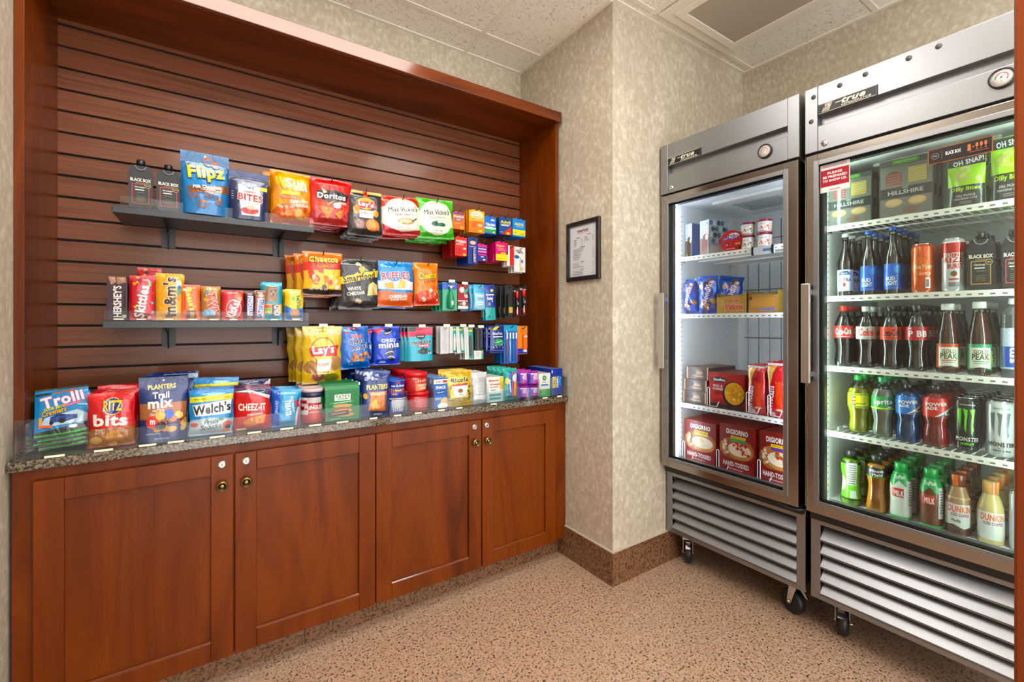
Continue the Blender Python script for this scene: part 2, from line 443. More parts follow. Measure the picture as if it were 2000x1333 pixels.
def cyl_surf(rf, z0, h):                      # rf: radius at height; u runs round the front
    def s(u, v, o=0):
        z = z0 + h/2 + v; r = rf(z); a = u/max(rf(z0 + h/2), .004)
        return ((r+o)*math.sin(a), -(r+o)*math.cos(a), z)
    return s
def prof_r(prof):
    def r(z):
        for (r0, z0), (r1, z1) in zip(prof, prof[1:]):
            if z0 <= z <= z1: return r0 + (r1-r0)*(z-z0)/max(1e-6, z1-z0)
        return prof[-1][0] if z > prof[-1][1] else prof[0][0]
    return r
def smoothprof(pts, n=5):
    out = []
    for i in range(len(pts)-1):
        p0 = pts[max(i-1, 0)]; p1 = pts[i]; p2 = pts[i+1]; p3 = pts[min(i+2, len(pts)-1)]
        for k in range(n):
            t = k/n; q = []
            for d in (0, 1):
                q.append(.5*(2*p1[d] + (p2[d]-p0[d])*t + (2*p0[d]-5*p1[d]+4*p2[d]-p3[d])*t*t + (3*p1[d]-p0[d]-3*p2[d]+p3[d])*t**3))
            out.append((max(q[0], 0), q[1]))
    out.append(pts[-1]); return out

# ------------------------------------------------------------------ the setting
XL, XC, YR, XR, HC, YB = -.47, 1.57, 1.49, 2.69, 2.75, 2.245
def struct(name, g, m, label=None, bevel=0):
    o = g.build(name, m, bevel=bevel); o['kind'] = 'structure'; return o
struct('floor', G().box(XL-.1, 2.8, -1.3, 2.35, -.05, 0), FLOOR)
struct('wall_left', G().box(XL-.1, XL, -1.6, 2.35, 0, HC), WALL)
struct('wall_back', G().box(XL, XC, YB, YB+.1, 0, HC), WALL)
struct('wall_column', G().box(XC, XR+.1, YR, YB+.1, 0, HC), WALL)
struct('wall_right', G().box(XR, XR+.1, -1.6, YR, 0, HC), WALL)
struct('ceiling', G().box(XL-.1, XR+.1, -1.6, YB+.1, HC, HC+.06), CEIL)
g = G()                                                # the grid that carries the ceiling tiles, 2 ft apart
for k in range(8):
    y = 2.035 - .605*k; g.box(XL, XR, y-.012, y+.012, HC-.004, HC+.002)
for k in range(-2, 4):
    x = 1.183 + .612*k; g.box(x-.012, x+.012, -1.6, YB if x < XC else YR, HC-.0045, HC+.002)
for (a, b, c, d) in ((XL, XC, YB-.02, YB), (XC-.02, XC, YR, YB), (XC, XR, YR-.02, YR), (XR-.02, XR, -1.6, YR), (XL, XL+.02, -1.6, YB)):
    g.box(a, b, c, d, HC-.005-.0003*len(g.f)/6 % .002, HC+.001)
struct('trim_1', g, TBAR)
struct('baseboard_column', G().box(XC-.012, XC, YR, 1.874, 0, .157).box(XC-.012, XR, YR-.012, YR, 0, .157), BASE)
struct('trim_2', G().box(XC-.0128, XC, YR, 1.824, .157, .1605).box(XC-.0128, XR, YR-.0128, YR, .157, .1605), mat('caulk_cream', 'b8ac9c', .5))
struct('baseboard_right', G().box(XR-.012, XR, -1.6, YR-.012, 0, .157), BASE)
struct('baseboard_left', G().box(XL, XL+.012, -1.6, 1.79, 0, .157), BASE)
struct('door_1', G().box(1.05, 1.17, .03, .1475, 0, 2.748), JAMB, bevel=.004)
# ceiling return vent
t = thing('ceiling_vent', 'square cream return air vent with perforated grey face in the ceiling', 'vent', (2.115, 1.125, HC))
g = G()
for (a, b, c, d) in ((-.297, .297, .235, .297), (-.297, .297, -.297, -.235), (-.297, -.235, -.235, .235), (.235, .297, -.235, .235)): g.box(a, b, c, d, -.016, -.005)
g.build('frame', TBAR, t, .003)
g = G()
for (a, b, c, d) in ((-.245, .245, .205, .245), (-.245, .245, -.245, -.205), (-.245, -.205, -.205, .205), (.205, .245, -.205, .205)): g.box(a, b, c, d, -.024, -.0165)
g.build('inner_frame', mat('vent_cream', 'ece4d6', .5), t, .002)
def perf():
    m = mat('perforated_vent_face', 'a89c8c', .6); n, b = nt(m)
    ch = N(n, 'ShaderNodeTexVoronoi', Scale=150.0, Randomness=0.0); n.links.new(coords(n), ch.inputs['Vector'])
    n.links.new(ramp(n, [(.28, '7c7266'), (.42, 'c8bcac')], ch.outputs['Distance']), b.inputs['Base Color']); return m
G().box(-.204, .204, -.204, .204, -.020, -.012).build('perforated_panel', perf(), t)
# recessed lamps
def lamp(x, y, sx, sy, label, es=None):
    t = thing('ceiling_light', label, 'ceiling light', (x, y, HC)); g = G()
    for (a, b, c, d) in ((-sx, sx, sy-.02, sy), (-sx, sx, -sy, -sy+.02), (-sx, -sx+.02, -sy+.02, sy-.02), (sx-.02, sx, -sy+.02, sy-.02)): g.box(a, b, c, d, -.018, -.005)
    g.build('frame', TBAR, t)
    G().box(-sx+.021, sx-.021, -sy+.021, sy-.021, -.012, -.005).build('diffuser', LAMP, t)
lamp(.40, 1.125, .595, .29, 'long flat ceiling light panel above the snack counter')
lamp(1.50, .215, .30, .29, 'square ceiling light panel in front of the refrigerator')
lamp(.28, -.70, .595, .29, 'ceiling light panel over the entrance behind the viewer')

# ------------------------------------------------------------------ display alcove
t = thing('display_alcove', 'tall cherry wood alcove with slatted back board above the granite counter', 'display unit', (.545, 2.0, .85))
off = Matrix.Translation((-.545, -2.0, -.85))
def wpart(name, g, m, par, bevel=0, o=None):
    ob = g.build(name, m, par, bevel); ob.matrix_parent_inverse = off if o is None else o; return ob
wpart('side_panel', G().box(-.469, -.4475, 1.87, YB-.002, .85, 2.312), WOODV, t, .001)
wpart('side_panel', G().box(1.5365, 1.553, 1.87, YB-.002, .85, 2.312), WOODV, t, .001)
wpart('top_panel', G().box(-.469, 1.553, 1.868, YB-.002, 2.3125, 2.33), WOODH, t)
wpart('header_trim', G().box(-.4695, 1.558, 1.846, 1.8675, 2.305, 2.358), GLOSSW, t, .002)
g = G().box(-.447, 1.536, 2.22, 2.24, .851, 2.312, m=1)
zs = [2.292 - .0762*k for k in range(19)]
edges = [2.312] + zs + [.851]
for a, b in zip(edges, edges[1:]):
    z1 = a - (.0045 if a != 2.312 else 0); z0 = b + (.0045 if b != .851 else 0)
    g.box(-.447, 1.536, 2.208, 2.2205, z0, z1)
wpart('slat_board', g, [SLAT, GROOVE], t)
# ------------------------------------------------------------------ counter and cabinet
tag(G().box(-.466, 1.566, 1.80, 2.206, .8195, .849).build('countertop', COUNTER, None, .004), 'long speckled granite countertop below the snack wall', 'countertop')
t = thing('base_cabinet', 'long cherry wood base cabinet with four panelled doors on the tiled floor', 'cabinet', (.55, 1.83, 0))
off = Matrix.Translation((-.55, -1.83, 0))
g = G().box(-.462, 1.566, 1.825, 2.205, .1, .8185).box(-.46, 1.564, 1.842, 2.2, 0.001, .0995, m=1)
g.f = g.f; wpart('carcass', G().box(-.462, 1.566, 1.825, 2.205, .1, .8185), WOODV, t, .001)
g = G()
for a, b in ((-.46, .30), (.302, 1.06), (1.062, 1.556)): g.box(a, b, 1.875, 2.2, 0.001, .0995)
wpart('toe_kick', g, BASE, t)
for i, (x0, x1, kx) in enumerate(((-.416, .0655, .033), (.0705, .5505, .103), (.5545, 1.0405, 1.005), (1.0465, 1.4825, 1.07))):
    z0, z1, yf, r = .101, .786, 1.8045, .064
    g = G()
    for a, b, c, d in ((x0, x0+r, z0, z1), (x1-r, x1, z0, z1), (x0+r, x1-r, z1-r, z1), (x0+r, x1-r, z0, z0+r)): g.box(a, b, yf, 1.8235, c, d)
    d = wpart('door', g, WOODV, t, .0022)
    def sub(name, g, m, bevel=0): return g.build(name, m, d, bevel)
    sub('rail_bead', G().prism([(yf+.0008, z0+r), (yf+.0045, z0+r+.0038), (yf+.0124, z0+r+.0038), (yf+.0124, z0+r)], x0+r, x1-r, 'x'), GLOSSW)
    sub('inset_panel', G().box(x0+r-.004, x1-r+.004, yf+.0125, 1.823, z0+r-.004, z1-r+.004), WOODV)
    kn = smoothprof([(.0065, 0), (.0055, .006), (.0075, .011), (.0150, .0140), (.0172, .0165), (.0165, .0190)], 3)
    g = G().lathe(kn, m=0, c=(kx, yf, .688), axis='y', n=28)
    g.lathe([(.0165, .0188), (.0155, .0200), (.0145, .0188)], m=0, c=(kx, yf, .688), axis='y', n=28, smooth=False)
    g.lathe([(.0146, .0186), (.0125, .0186)], m=1, c=(kx, yf, .688), axis='y', n=28, smooth=False)
    g.lathe([(.0125, .0186), (.0112, .0206), (.0098, .0190)], m=0, c=(kx, yf, .688), axis='y', n=28, smooth=False)
    g.lathe([(.0098, .0188), (.0078, .0188)], m=1, c=(kx, yf, .688), axis='y', n=28, smooth=False)
    g.lathe([(.0078, .0188), (.0066, .0208), (.0035, .0222), (0, .0226)], m=0, c=(kx, yf, .688), axis='y', n=28)
    g.v = [(x, 2*yf - y, z) for x, y, z in g.v]
    sub('knob', g, [BRASS, mat('aged_brass_groove', '3a3222', .5, .6)])
    g = G().lathe([(.0125, -.0002), (.0125, .003), (.0095, .005), (.0085, .0042), (0, .0042)], m=0, c=(kx, yf, .757), axis='y', n=24, smooth=False)
    g.v = [(x, 2*yf - y, z) for x, y, z in g.v]
    g.box(kx-.0012, kx+.0012, yf-.0052, yf-.0043, .7525, .7615, m=1)
    sub('lock', g, [CHROME, BLACK])

# ------------------------------------------------------------------ coolers: front at local x=0, y across, floor at z=0
def cooler(name, label, cat, yc, kind):
    t = thing(name, label, cat, (1.905, yc, 0)); W = .325
    B = lambda nm, g, m, par=t, bev=0: g.build(nm, m, par, bev)
    g = G()
    g.box(.055, .735, W-.015, W, .166, 2.13).box(.055, .735, -W, -W+.035, .166, 2.13).box(.70, .735, -W+.035, W-.015, .166, 2.13)
    g.box(.055, .70, -W+.035, W-.015, 1.86, 2.13).box(.09, .70, -W+.035, W-.015, .166, .515)
    B('cabinet_shell', g, STEELD, t, .002)
    li = W-.036; lp = W-.016; g = G()
    g.box(.056, .70, lp-.006, lp, .517, 1.858).box(.056, .70, -li, -li+.012, .517, 1.858).box(.68, .70, -li+.012, lp-.006, .517, 1.858)
    g.box(.056, .68, -li+.012, lp-.006, 1.85, 1.858).box(.056, .68, -li+.012, lp-.006, .517, .528)
    B('liner', g, WHITE)
    g = G()                                            # perforated standards that carry the shelves
    for y in (lp-.0075, -li+.0115):
        for x in (.14, .60):
            g.box(x-.008, x+.008, y, y+.002, .54, 1.84, m=0)
            for k in range(50): g.box(x-.002, x+.002, y-.0004, y+.0024, .56+k*.025, .566+k*.025, m=1)
    B('shelf_standard', g, [WHITEM, BLKMET])
    # header
    g = G().box(0, .054, W-.043, W, 1.884, 2.13).box(0, .054, -W, -W+.043, 1.884, 2.13)
    g.box(.002, .054, -W+.0435, W-.0435, 2.019, 2.13)
    g.prism([(.002, 1.884), (.054, 1.884), (.054, 1.982), (.002, 1.978)], -W+.0435, W-.0435, 'y')
    g.box(.030, .054, -W+.0435, W-.0435, 1.978, 2.020)
    B('header_panel', g, STEEL, t, .0015)
    by = W-.047                                        # badge
    bd = G().box(-.003, .0015, by-.18, by, 2.019, 2.056, '17181a')
    sf = lambda u, v, o: (-.003-o, by-.09-u, 2.0375+v)
    word = 'FREEZER' if kind == 'f' else 'REFRIGERATOR'
    apply(bd, sf, [R(0, .46, 1, .05, 'd8d2c0'), R(0, -.46, 1, .05, 'd8d2c0'), R(.492, 0, .012, 1, 'd8d2c0'), R(-.492, 0, .012, 1, 'd8d2c0'),
        P([(-.44, -.36), (-.30, -.36), (-.24, .38), (-.37, .38)], 'b8b4a6'), P([(-.40, -.02), (-.30, -.02), (-.28, .26), (-.385, .26)], '8c2a24'), T('TR', -.33, .1, .10, .25, 'efe8d8', .03, 0, None, .2),
        R(-.36, -.2, .10, .05, '6a6a66'),
        T('true', .12, .12, .40, .52, 'f0ecdf', .05, 0, None, .3), R(-.12, .12, .14, .07, 'f0ecdf'), T(word, .17, -.30, .50, .2, 'e0dccc', .015)], .18, .037, None, 0)
    B('badge', bd, PAPER)
    ty = -W+.13; g = G().lathe([(.0285, 0), (.0285, .006), (.0245, .0075), (.0235, .003)], m=0, axis='x', n=32)
    g.v = [(-x, y+ty, z+1.945) for x, y, z in g.v]
    th = B('thermometer', g, BLACK)
    g = G().lathe([(.0238, 0), (.0238, .0045), (0, .0045)], 'f4f2ec', axis='x', n=32); g.v = [(-x, y+ty, z+1.945) for x, y, z in g.v]
    dial = []
    for k in range(22):
        a = math.radians(225 - k*12.8); dial.append(R(.40*math.cos(a), .40*math.sin(a), .012, .05, '303030', math.degrees(a)-90))
        if 3 < k < 21: dial.append(R(.29*math.cos(a), .29*math.sin(a), .09, .05, 'c8242a' if k > 6 else '2e9a50', math.degrees(a)-90))
    dial += [R(.06, .06, .025, .44, '1a1a1a', -40), E(0, 0, .09, .09, '1a1a1a'), T('°F', 0, -.24, .10, .08, '303030', .01)]
    apply(g, lambda u, v, o: (-.0046-o, ty-u, 1.945+v), dial, .046, .046)
    B('dial', g, PAPER, th)
    g = G().lathe([(.011, 0), (.011, .004), (.008, .0065), (0, .0065)], axis='x', n=20); g.v = [(-x+.002, y+W-.065, z+1.908) for x, y, z in g.v]
    g.box(-.0055, -.0044, W-.0662, W-.0638, 1.904, 1.912, m=1); B('lock', g, [CHROME, BLACK])
    if kind == 'r':
        for (yy, zz) in ((.78, 2.093), (.788, 2.003), (.695, 2.102), (.618, 2.107), (.5, 2.106), (.427, 2.108)):
            g = G().lathe([(.0085, 0), (.0085, .0012), (0, .0014)], axis='x', n=20); g.v = [(-x+(0 if yy > .77 else .002), y+yy-yc, z+zz) for x, y, z in g.v]
            B('hole_plug', g, mat('dark_plug', '4a4644', .5))
    # door
    dz0, dz1, dy = .513, 1.874, W-.004; gy0, gy1, gz0, gz1 = -.272, .283, .557, 1.836
    g = G()
    for a, b, c, d in ((gy1, dy, dz0, dz1), (-dy, gy0, dz0, dz1), (gy0, gy1, gz1, dz1), (gy0, gy1, dz0, gz0)):
        g.box(0, .046, a, b, c, d)
    d_ = B('door', g, STEELD, t, .002)
    g = G()
    for a, b, c, e in ((gy1-.006, gy1+.012, gz0-.012, gz1+.012), (gy0-.012, gy0+.006, gz0-.012, gz1+.012), (gy0+.006, gy1-.006, gz1-.006, gz1+.012), (gy0+.006, gy1-.006, gz0-.012, gz0+.006)):
        g.box(-.004, .0005, a, b, c, e)
    B('glazing_bead', g, STEEL, d_, .0015)
    g = G()
    for a, b, c, e in ((gy1-.016, gy1-.001, gz0, gz1), (gy0+.001, gy0+.016, gz0, gz1), (gy0+.016, gy1-.016, gz1-.012, gz1-.001), (gy0+.016, gy1-.016, gz0+.001, gz0+.012)): g.box(.02, .044, a, b, c, e)
    B('glass_spacer', g, mat('dark_spacer', '30383c', .35), d_)
    B('glass_pane', G().box(.014, .018, gy0, gy1, gz0, gz1), PANE if kind == 'f' else PANEF, d_)
    hy = .272 if kind == 'f' else .290
    g = G().box(-.048, -.034, hy, hy+.030, 1.008, 1.383).box(-.034, .0, hy+.006, hy+.024, 1.03, 1.05).box(-.034, .0, hy+.006, hy+.024, 1.34, 1.36)
    B('handle', g, mat('satin_handle', 'c9c6c0', .3, 1), d_, .003)
    g = G()
    for a, b, c, e in ((W-.03, W-.012, .53, 1.86), (-W+.012, -W+.03, .53, 1.86), (-W+.03, W-.03, 1.845, 1.862), (-W+.03, W-.03, .52, .533)): g.box(.0465, .0545, a, b, c, e)
    B('door_gasket', g, BLACK, d_)
    if kind == 'r':
        st = G().box(.0122, .0138, .762-.094-yc, .762-yc, 1.724, 1.828, 'f4f2f0'); cy_ = .762-.047-yc
        red = 'b01c34'
        art = [R(0, 0, .96, .60, red), T('PLEASE', 0, .17, .50, .085, 'ffffff', .04), T('BE PREPARED', 0, .035, .82, .085, 'ffffff', .04), T('TO SHOW I.D.', 0, -.10, .82, .085, 'ffffff', .04),
               LN(0, .45, .84, 2, .05, 'a05060', .014), R(0, -.42, .36, .018, 'a05060'), R(0, .492, 1, .014, red), R(0, -.492, 1, .014, red), R(.492, 0, .014, 1, red), R(-.492, 0, .014, 1, red)]
        apply(st, lambda u, v, o: (.0122-o, cy_-u, 1.776+v), art, .094, .104); B('age_check_sticker', st, PAPER, d_)['label'] = 'red and white sticker asking for identification'
        st = G().box(.0122, .0138, .310-yc, .455-yc, 1.742, 1.790, 'b5693c'); cy2 = .3825-yc
        art = [R(0, 0, .97, .91, '211c22'), E(-.38, 0, .13, .40, '8c7a70'), E(-.38, 0, .11, .34, '211c22'), T('TWO', -.38, 0, .07, .10, 'c8b8a8', .02), R(-.27, 0, .006, .5, '8c7a70'),
               T('BLACK BOX', -.09, .03, .24, .24, 'f4f0ec', .02), R(.155, .10, .045, .34, 'c87a4c'), R(.155, -.08, .055, .14, 'c87a4c'), T('=', .215, .06, .03, .08, 'c87a4c', .02)]
        for k in range(3): art += [E(.27+k*.065, .14, .045, .28, 'c87a4c'), R(.27+k*.065, -.03, .008, .22, 'c87a4c'), R(.27+k*.065, -.13, .035, .03, 'c87a4c')]
        art += [R(.30, -.26, .28, .05, '8c5a40')]
        apply(st, lambda u, v, o: (.0122-o, cy2-u, 1.766+v), art, .145, .048); B('wine_sticker', st, PAPER, d_)['label'] = 'black sticker with copper border and three glasses'
    # louvred grille
    g = G()
    for a, b, c, e in ((W-.032, W, .166, .475), (-W, -W+.032, .166, .475), (-W+.032, W-.032, .455, .475), (-W+.032, W-.032, .166, .183)): g.box(.050, .0548, a, b, c, e)
    for k in range(5):
        z = .200 + k*.0520
        g.prism([(.051, z-.016), (.053, z-.018), (.088, z+.028), (.083, z+.032), (.046, z-.008)], -W+.033, W-.033, 'y')
    g.box(.0885, .0895, -W+.033, W-.033, .184, .454, m=1)
    B('louvred_grille', g, [STEEL, BLACK], t, .001)
    g = G().box(.03, .0545, -W+.005, W-.005, .478, .509); B('kick_rail', g, BLKMET)
    # shelves
    zs = (1.57, 1.278, .822) if kind == 'f' else (1.612, 1.338, 1.066, .812)
    for z in zs:
        g = G(); a, b = -li+.014, lp-.010
        g.box(.108, .114, a, b, z-.020, z+.001)
        for k in range(22): 
            y = a + (b-a)*(k+.5)/22; g.box(.1068, .1081, y-.007, y+.004, z-.014, z-.009, m=1)
        for k in range(25):
            y = a + (b-a)*k/24; g.box(.114, .64, y-.0016, y+.0016, z-.004, z-.001)
        for x in (.135, .28, .43, .60): g.box(x-.003, x+.003, a, b, z-.010, z-.004)
        if kind == 'f': g.box(.116, .60, a+.002, b-.002, z-.0042, z-.0036)
        sh = B('shelf', g, [WHITEM, mat('slot_shadow_grey', '6c7470', .6)])
        for y in (lp-.015, -li+.014):
            for x in (.14, .60): B('shelf_clip', G().box(x-.018, x+.018, y, y+.008, z-.022, z-.012), CHROME, sh)
    if kind == 'f':
        g = G()
        for k in range(9): g.tube([(.655, -.25+k*.06, .62), (.655, -.25+k*.06, 1.80)], .0022)
        for z in (.9, 1.15, 1.42, 1.7): g.tube([(.651, -.26, z), (.651, .25, z)], .0025)
        B('back_rack', g, mat('grey_wire', '8a9094', .35, .8))
        g = G().box(.22, .55, -.16, .18, 1.835, 1.849)
        for k in range(14): g.box(.30+k*.014, .306+k*.014, -.10, .12, 1.8325, 1.835, m=1)
        B('fan_cover', g, [WHITEM, mat('slot_grey', 'a4acaa', .6)])
    else:
        G().box(.22, .55, -.16, .18, 1.835, 1.849).build('fan_cover', WHITEM, t, .004)
    em = mat('freezer_light', 'ffffff', .5, emis='e4f0ff', es=22) if kind == 'f' else mat('refrigerator_light', 'ffffff', .5, emis='e6fff0', es=26)
    for y in (li-.010, -li+.014):
        B('light_tube', G().box(.062, .074, y, y+.008, .56, 1.82), em)
    # casters
    for i, (x, y, rz) in enumerate(((.12, W-.075, 35), (.15, -W+.07, 70), (.66, W-.07, 10), (.66, -W+.07, 30)) if kind == 'f' else ((.15, W-.07, 15), (.13, -W+.08, 20), (.66, W-.07, 10), (.66, -W+.07, 30))):
        M_ = Matrix.Rotation(math.radians(rz), 4, 'Z')
        def tr(g): g.v = [tuple(M_ @ Vector(p) + Vector((x, y, 0))) for p in g.v]; return g
        g = G().box(-.032, .032, -.032, .032, .152, .1655).box(-.026, .026, -.026, .026, .136, .152)
        for s_ in (-1, 1): g.prism([(-.018, .14), (.020, .14), (.034, .056), (.024, .042), (.014, .05)], s_*.023-.0012, s_*.023+.0012, 'y')
        g.lathe([(.006, -.03), (.006, .03)], axis='y', c=(.025, 0, .052), n=12)
        c_ = B('caster', tr(g), CHROME)
        g = G().lathe([(.02, -.017), (.043, -.017), (.049, -.012), (.051, -.005), (.051, .005), (.049, .012), (.043, .017), (.02, .017)], axis='y', c=(.025, 0, .0515), n=32)
        B('wheel', tr(g), mat('caster_rubber', '141416', .45), c_)
        B('brake_lever', tr(G().prism([(-.036, .112), (-.004, .132), (-.006, .138), (-.044, .118), (-.056, .104), (-.052, .100)], -.011, .011, 'y')), CHROME, c_)
    return t
FZ = cooler('freezer', 'stainless steel freezer with one glass door beside the beige column', 'freezer', 1.155, 'f')
RF = cooler('refrigerator', 'stainless steel refrigerator with one glass door full of drinks', 'refrigerator', .485, 'r')
t = thing('power_cord', 'black power cord hanging between the freezer and the refrigerator', 'cord', (1.93, .86, .5))
g = G().tube([(0.005, .08, .03), (-.01, .05, .005), (-.012, .02, -.005), (-.006, -.015, -.003), (.02, -.035, .0), (.045, -.0375, .0), (.07, -.0375, .0)], .006); g.build('cable', BLACK, t)

# framed notice
t = thing('framed_notice', 'black framed white market price list hanging on the beige column', 'framed notice', (XC, 1.684, 1.6))
g = G()
for a, b, c, d in ((-.12, -.097, -.152, .152), (.097, .12, -.152, .152), (-.097, .097, .129, .152), (-.097, .097, -.152, -.129)): g.box(-.017, -.0008, a, b, c, d)
g.build('frame', mat('black_frame', '1c181a', .3, 0, .3), t, .003)
g = G().box(-.008, -.001, -.0965, .0965, -.1285, .1285, 'e4e8ee')
rd = random.Random(4); art = [T('market', .0, .40, .42, .07, '7a2238', .02), R(0, .345, .42, .004, 'b06878')]
def rows(x, y, w, n, dy):
    for k in range(n):
        q = w*rd.uniform(.25, .55); art.append(R(x-w/2+q/2, y-k*dy, q, .008, '70747c')); art.append(R(x+w/2-.03, y-k*dy, .05, .008, '8a8e96'))
art += [R(-.18, .265, .14, .010, '50545c'), R(.24, .30, .14, .010, '50545c')]
rows(-.18, .225, .34, 4, .037); rows(.24, .26, .34, 3, .035); art.append(R(0, .075, .2, .010, '50545c')); rows(.03, .035, .78, 6, .038)
art.append(R(0, -.215, .12, .010, '50545c')); rows(.03, -.25, .78, 3, .034); art.append(R(0, -.37, .12, .010, '50545c')); rows(.03, -.40, .78, 3, .032)
apply(g, lambda u, v, o: (-.008-o, -u, v), art, .193, .257); g.build('price_list', PAPER, t)

# ------------------------------------------------------------------ goods on the slatted wall
ORD = ['front', 'second', 'third', 'fourth', 'fifth', 'sixth', 'seventh', 'eighth', 'ninth', 'tenth']
rj = random.Random(11)
W_, K_, Y_, O_ = 'ffffff', '141414', 'f8d030', 'f07a1c'
def hook(x, Y, z, what, clip=False):
    t = thing('display_hook', 'black wire display hook carrying the ' + what, 'hook', (x, 2.2075, z), group='display hooks on the slatted wall')
    L = 2.2075 - Y
    G().box(-.011, .011, -.004, -.0003, -.018, .016).build('back_plate', BLKMET, t, .001)
    G().tube([(0, -.003, 0), (0, -L+.004, 0), (0, -L-.008, .004), (0, -L-.014, .016)], .0022).lathe([(0, -.003), (.0032, 0), (0, .003)], c=(0, -L-.014, .018), n=10).build('wire_arm', CHROME if clip else BLKMET, t)
    if clip: G().box(-.016, .016, -L-.011, -L-.009, .012, .024, 'f2efe4').build('price_holder', CREAM, t)
def hang(fn, name, desc, cat, px, py, Y, n=1, dy=.03, m=FILM, where='on its hook', group=None, tilt=0, yaw=0, dx=0, dz=0, hk=True, kid=None, jit=1, clip=False, lean=0, hz=.013):
    xc = (wx(px[0], Y) + wx(px[1], Y))/2; w = wx(px[1], Y) - wx(px[0], Y); pc = sum(px)/2
    z1 = wz(pc, py[0], Y=Y); z0 = wz(pc, py[1], Y=Y); h = z1 - z0
    g = G(); r = fn(g, w, h); o = g.build(name, m)
    for p_ in (r or []):
        p_[1].build(p_[0], p_[2], o)
    for k in range(n):
        q = o if k == 0 else copy_tree(o)
        j = 1 if k else 0
        q.location = (xc + k*dx + j*jit*rj.uniform(-.006, .006), Y + k*dy, z0 + k*dz + j*jit*rj.uniform(-.004, .001))
        q.rotation_euler = (lean, math.radians(tilt + j*jit*rj.uniform(-3, 3)), math.radians(yaw + j*jit*rj.uniform(-4, 4)))
        lb = desc + (', ' + ORD[k] + (' one on its hook' if k == 0 else ' from front on its hook') if n > 1 else ' ' + where)
        tag(q, lb, cat, group or (desc if n > 1 else None))
    if hk: hook(xc, Y - .012, z1 - hz, desc.split(' with ')[0], clip)
    return o
def bag(D, base, art, seed, **kw):
    return lambda g, w, h: pillow(g, w, h, D, base, art, seed, **kw)
food = ['d98a2e', 'c8741e', 'e8a84c', 'b8601a']
YW = 1.995
hang(bag(.038, 'd4150f', [E(0, -.32, 1.0, .5, 'a80f14'), E(-.02, -.06, .95, .5, 'e42a12'), P([(-.36, .20), (.1, .24), (.44, .18), (.38, .03), (.1, .0), (-.05, -.10), (-.12, .0), (-.36, .04)], '1c1618'),
    P([(-.28, .30), (-.18, .17), (-.24, .12)], '1c1618'), P([(-.26, .27), (-.10, .18), (-.2, .15)], 'f6c9a0'),
    T('Doritos', .0, .11, .70, .12, W_, .05, 0, '1c1618'), P([(-.14, -.06), (.10, .04), (-.06, -.09)], 'f08a3a'), P([(-.32, -.12), (.06, -.13), (-.10, -.38)], 'e07a1e'), BL(16, -.12, -.2, .2, .12, ['c85a12', 'f0a040'], 3, .05),
    P([(.06, -.26), (.30, -.14), (.2, -.36)], 'e88a26'), BL(8, .2, -.25, .1, .1, ['c85a12', 'f6b050'], 5, .05), E(.12, -.08, .2, .12, 'f4e4e4'), T('NACHO', .26, -.02, .2, .05, W_, .04), R(.32, -.36, .08, .05, 'e85040')], 1, sealcol='8f2a36'),
    'chip_bag', 'red bag of nacho cheese tortilla chips', 'chip bag', (605, 686), (350, 441), YW, 4, .048, FOIL)
hang(bag(.038, '2a2a2e', [E(0, -.45, 1.0, .3, '1a1416'), R(0, .47, 1, .1, 'e0b868'), R(0, .41, .12, .16, 'e24a1c'), E(0, .20, .56, .26, 'f0a81e'), P([(-.27, .24), (.27, .26), (.29, .11), (-.26, .10)], 'd42a1c'), T("Lay's", 0, .18, .44, .14, W_, .05, -4),
    R(0, -.03, .40, .17, 'f2ece6'), T('BARBECUE', 0, -.01, .30, .035, 'a8382c', .02), E(-.28, .05, .18, .2, 'd88838'), E(.28, -.0, .18, .16, 'd89a48'), E(-.20, -.25, .34, .22, '6a4a4c'), E(-.20, -.25, .27, .17, '907070'), E(.18, -.26, .42, .26, 'e08038'), E(.2, -.24, .3, .17, 'ee9c56'), BL(12, .1, -.26, .5, .2, ['c85a24', 'e89a50'], 4, .05)], 2),
    'chip_bag', 'black bag of barbecue potato chips with yellow top edge', 'chip bag', (678, 746), (373, 462), YW, 4, .048, FOIL)
mv = lambda top, bot, sub, subc, food_: [P([(-.5, .5), (.5, .5), (.5, .25), (-.5, .2)], top), E(0, .02, .92, .88, 'e8eadb'), R(0, -.02, .92, .36, 'e8eadb'), E(0, .04, .72, .66, 'dfe2d0'), E(0, .05, .69, .63, 'eceee0'),
    T('Miss Vickie\'s', .02, .16, .74, .13, '2c2c2a', .015, 4, None, .15), T(sub, .04, .02, .46, .055, subc, .02, 3), *food_, P([(-.5, -.5), (.5, -.5), (.5, -.34), (.18, -.40), (-.05, -.42), (-.3, -.34), (-.5, -.22)], bot), T('KETTLE COOKED', 0, -.31, .3, .03, '6a6a60', .01)]
hang(bag(.038, 'dfe2d2', mv('c8402e', 'b8242a', 'SEA SALT', 'b04a34', [E(.08, -.15, .40, .17, 'b08850'), E(.06, -.14, .3, .11, 'd8bc84'), BL(6, .08, -.15, .3, .08, ['8a6434', 'e8d8b0'], 2, .07), R(.3, -.10, .14, .03, '5a3a28', 30)]), 3, sealcol='cf5a48'),
    'chip_bag', 'cream and red bag of sea salt kettle chips', 'chip bag', (745, 824), (385, 460), YW, 3, .048, FOIL, tilt=-3)
hang(bag(.038, '4cb832', mv('52c034', '3fae2c', 'JALAPENO', '8aa06a', [E(-.06, -.14, .22, .12, '1f5a44'), E(.13, -.15, .22, .10, '1c6248'), E(.02, -.16, .1, .07, '2c7a50'), R(-.02, -.07, .1, .02, '3f8a4a', 20)]), 4, sealcol='55c63a'),
    'chip_bag', 'green and white bag of jalapeno kettle chips', 'chip bag', (815, 887), (390, 467), YW, 4, .048, FOIL, tilt=-3)
Y2 = 1.98
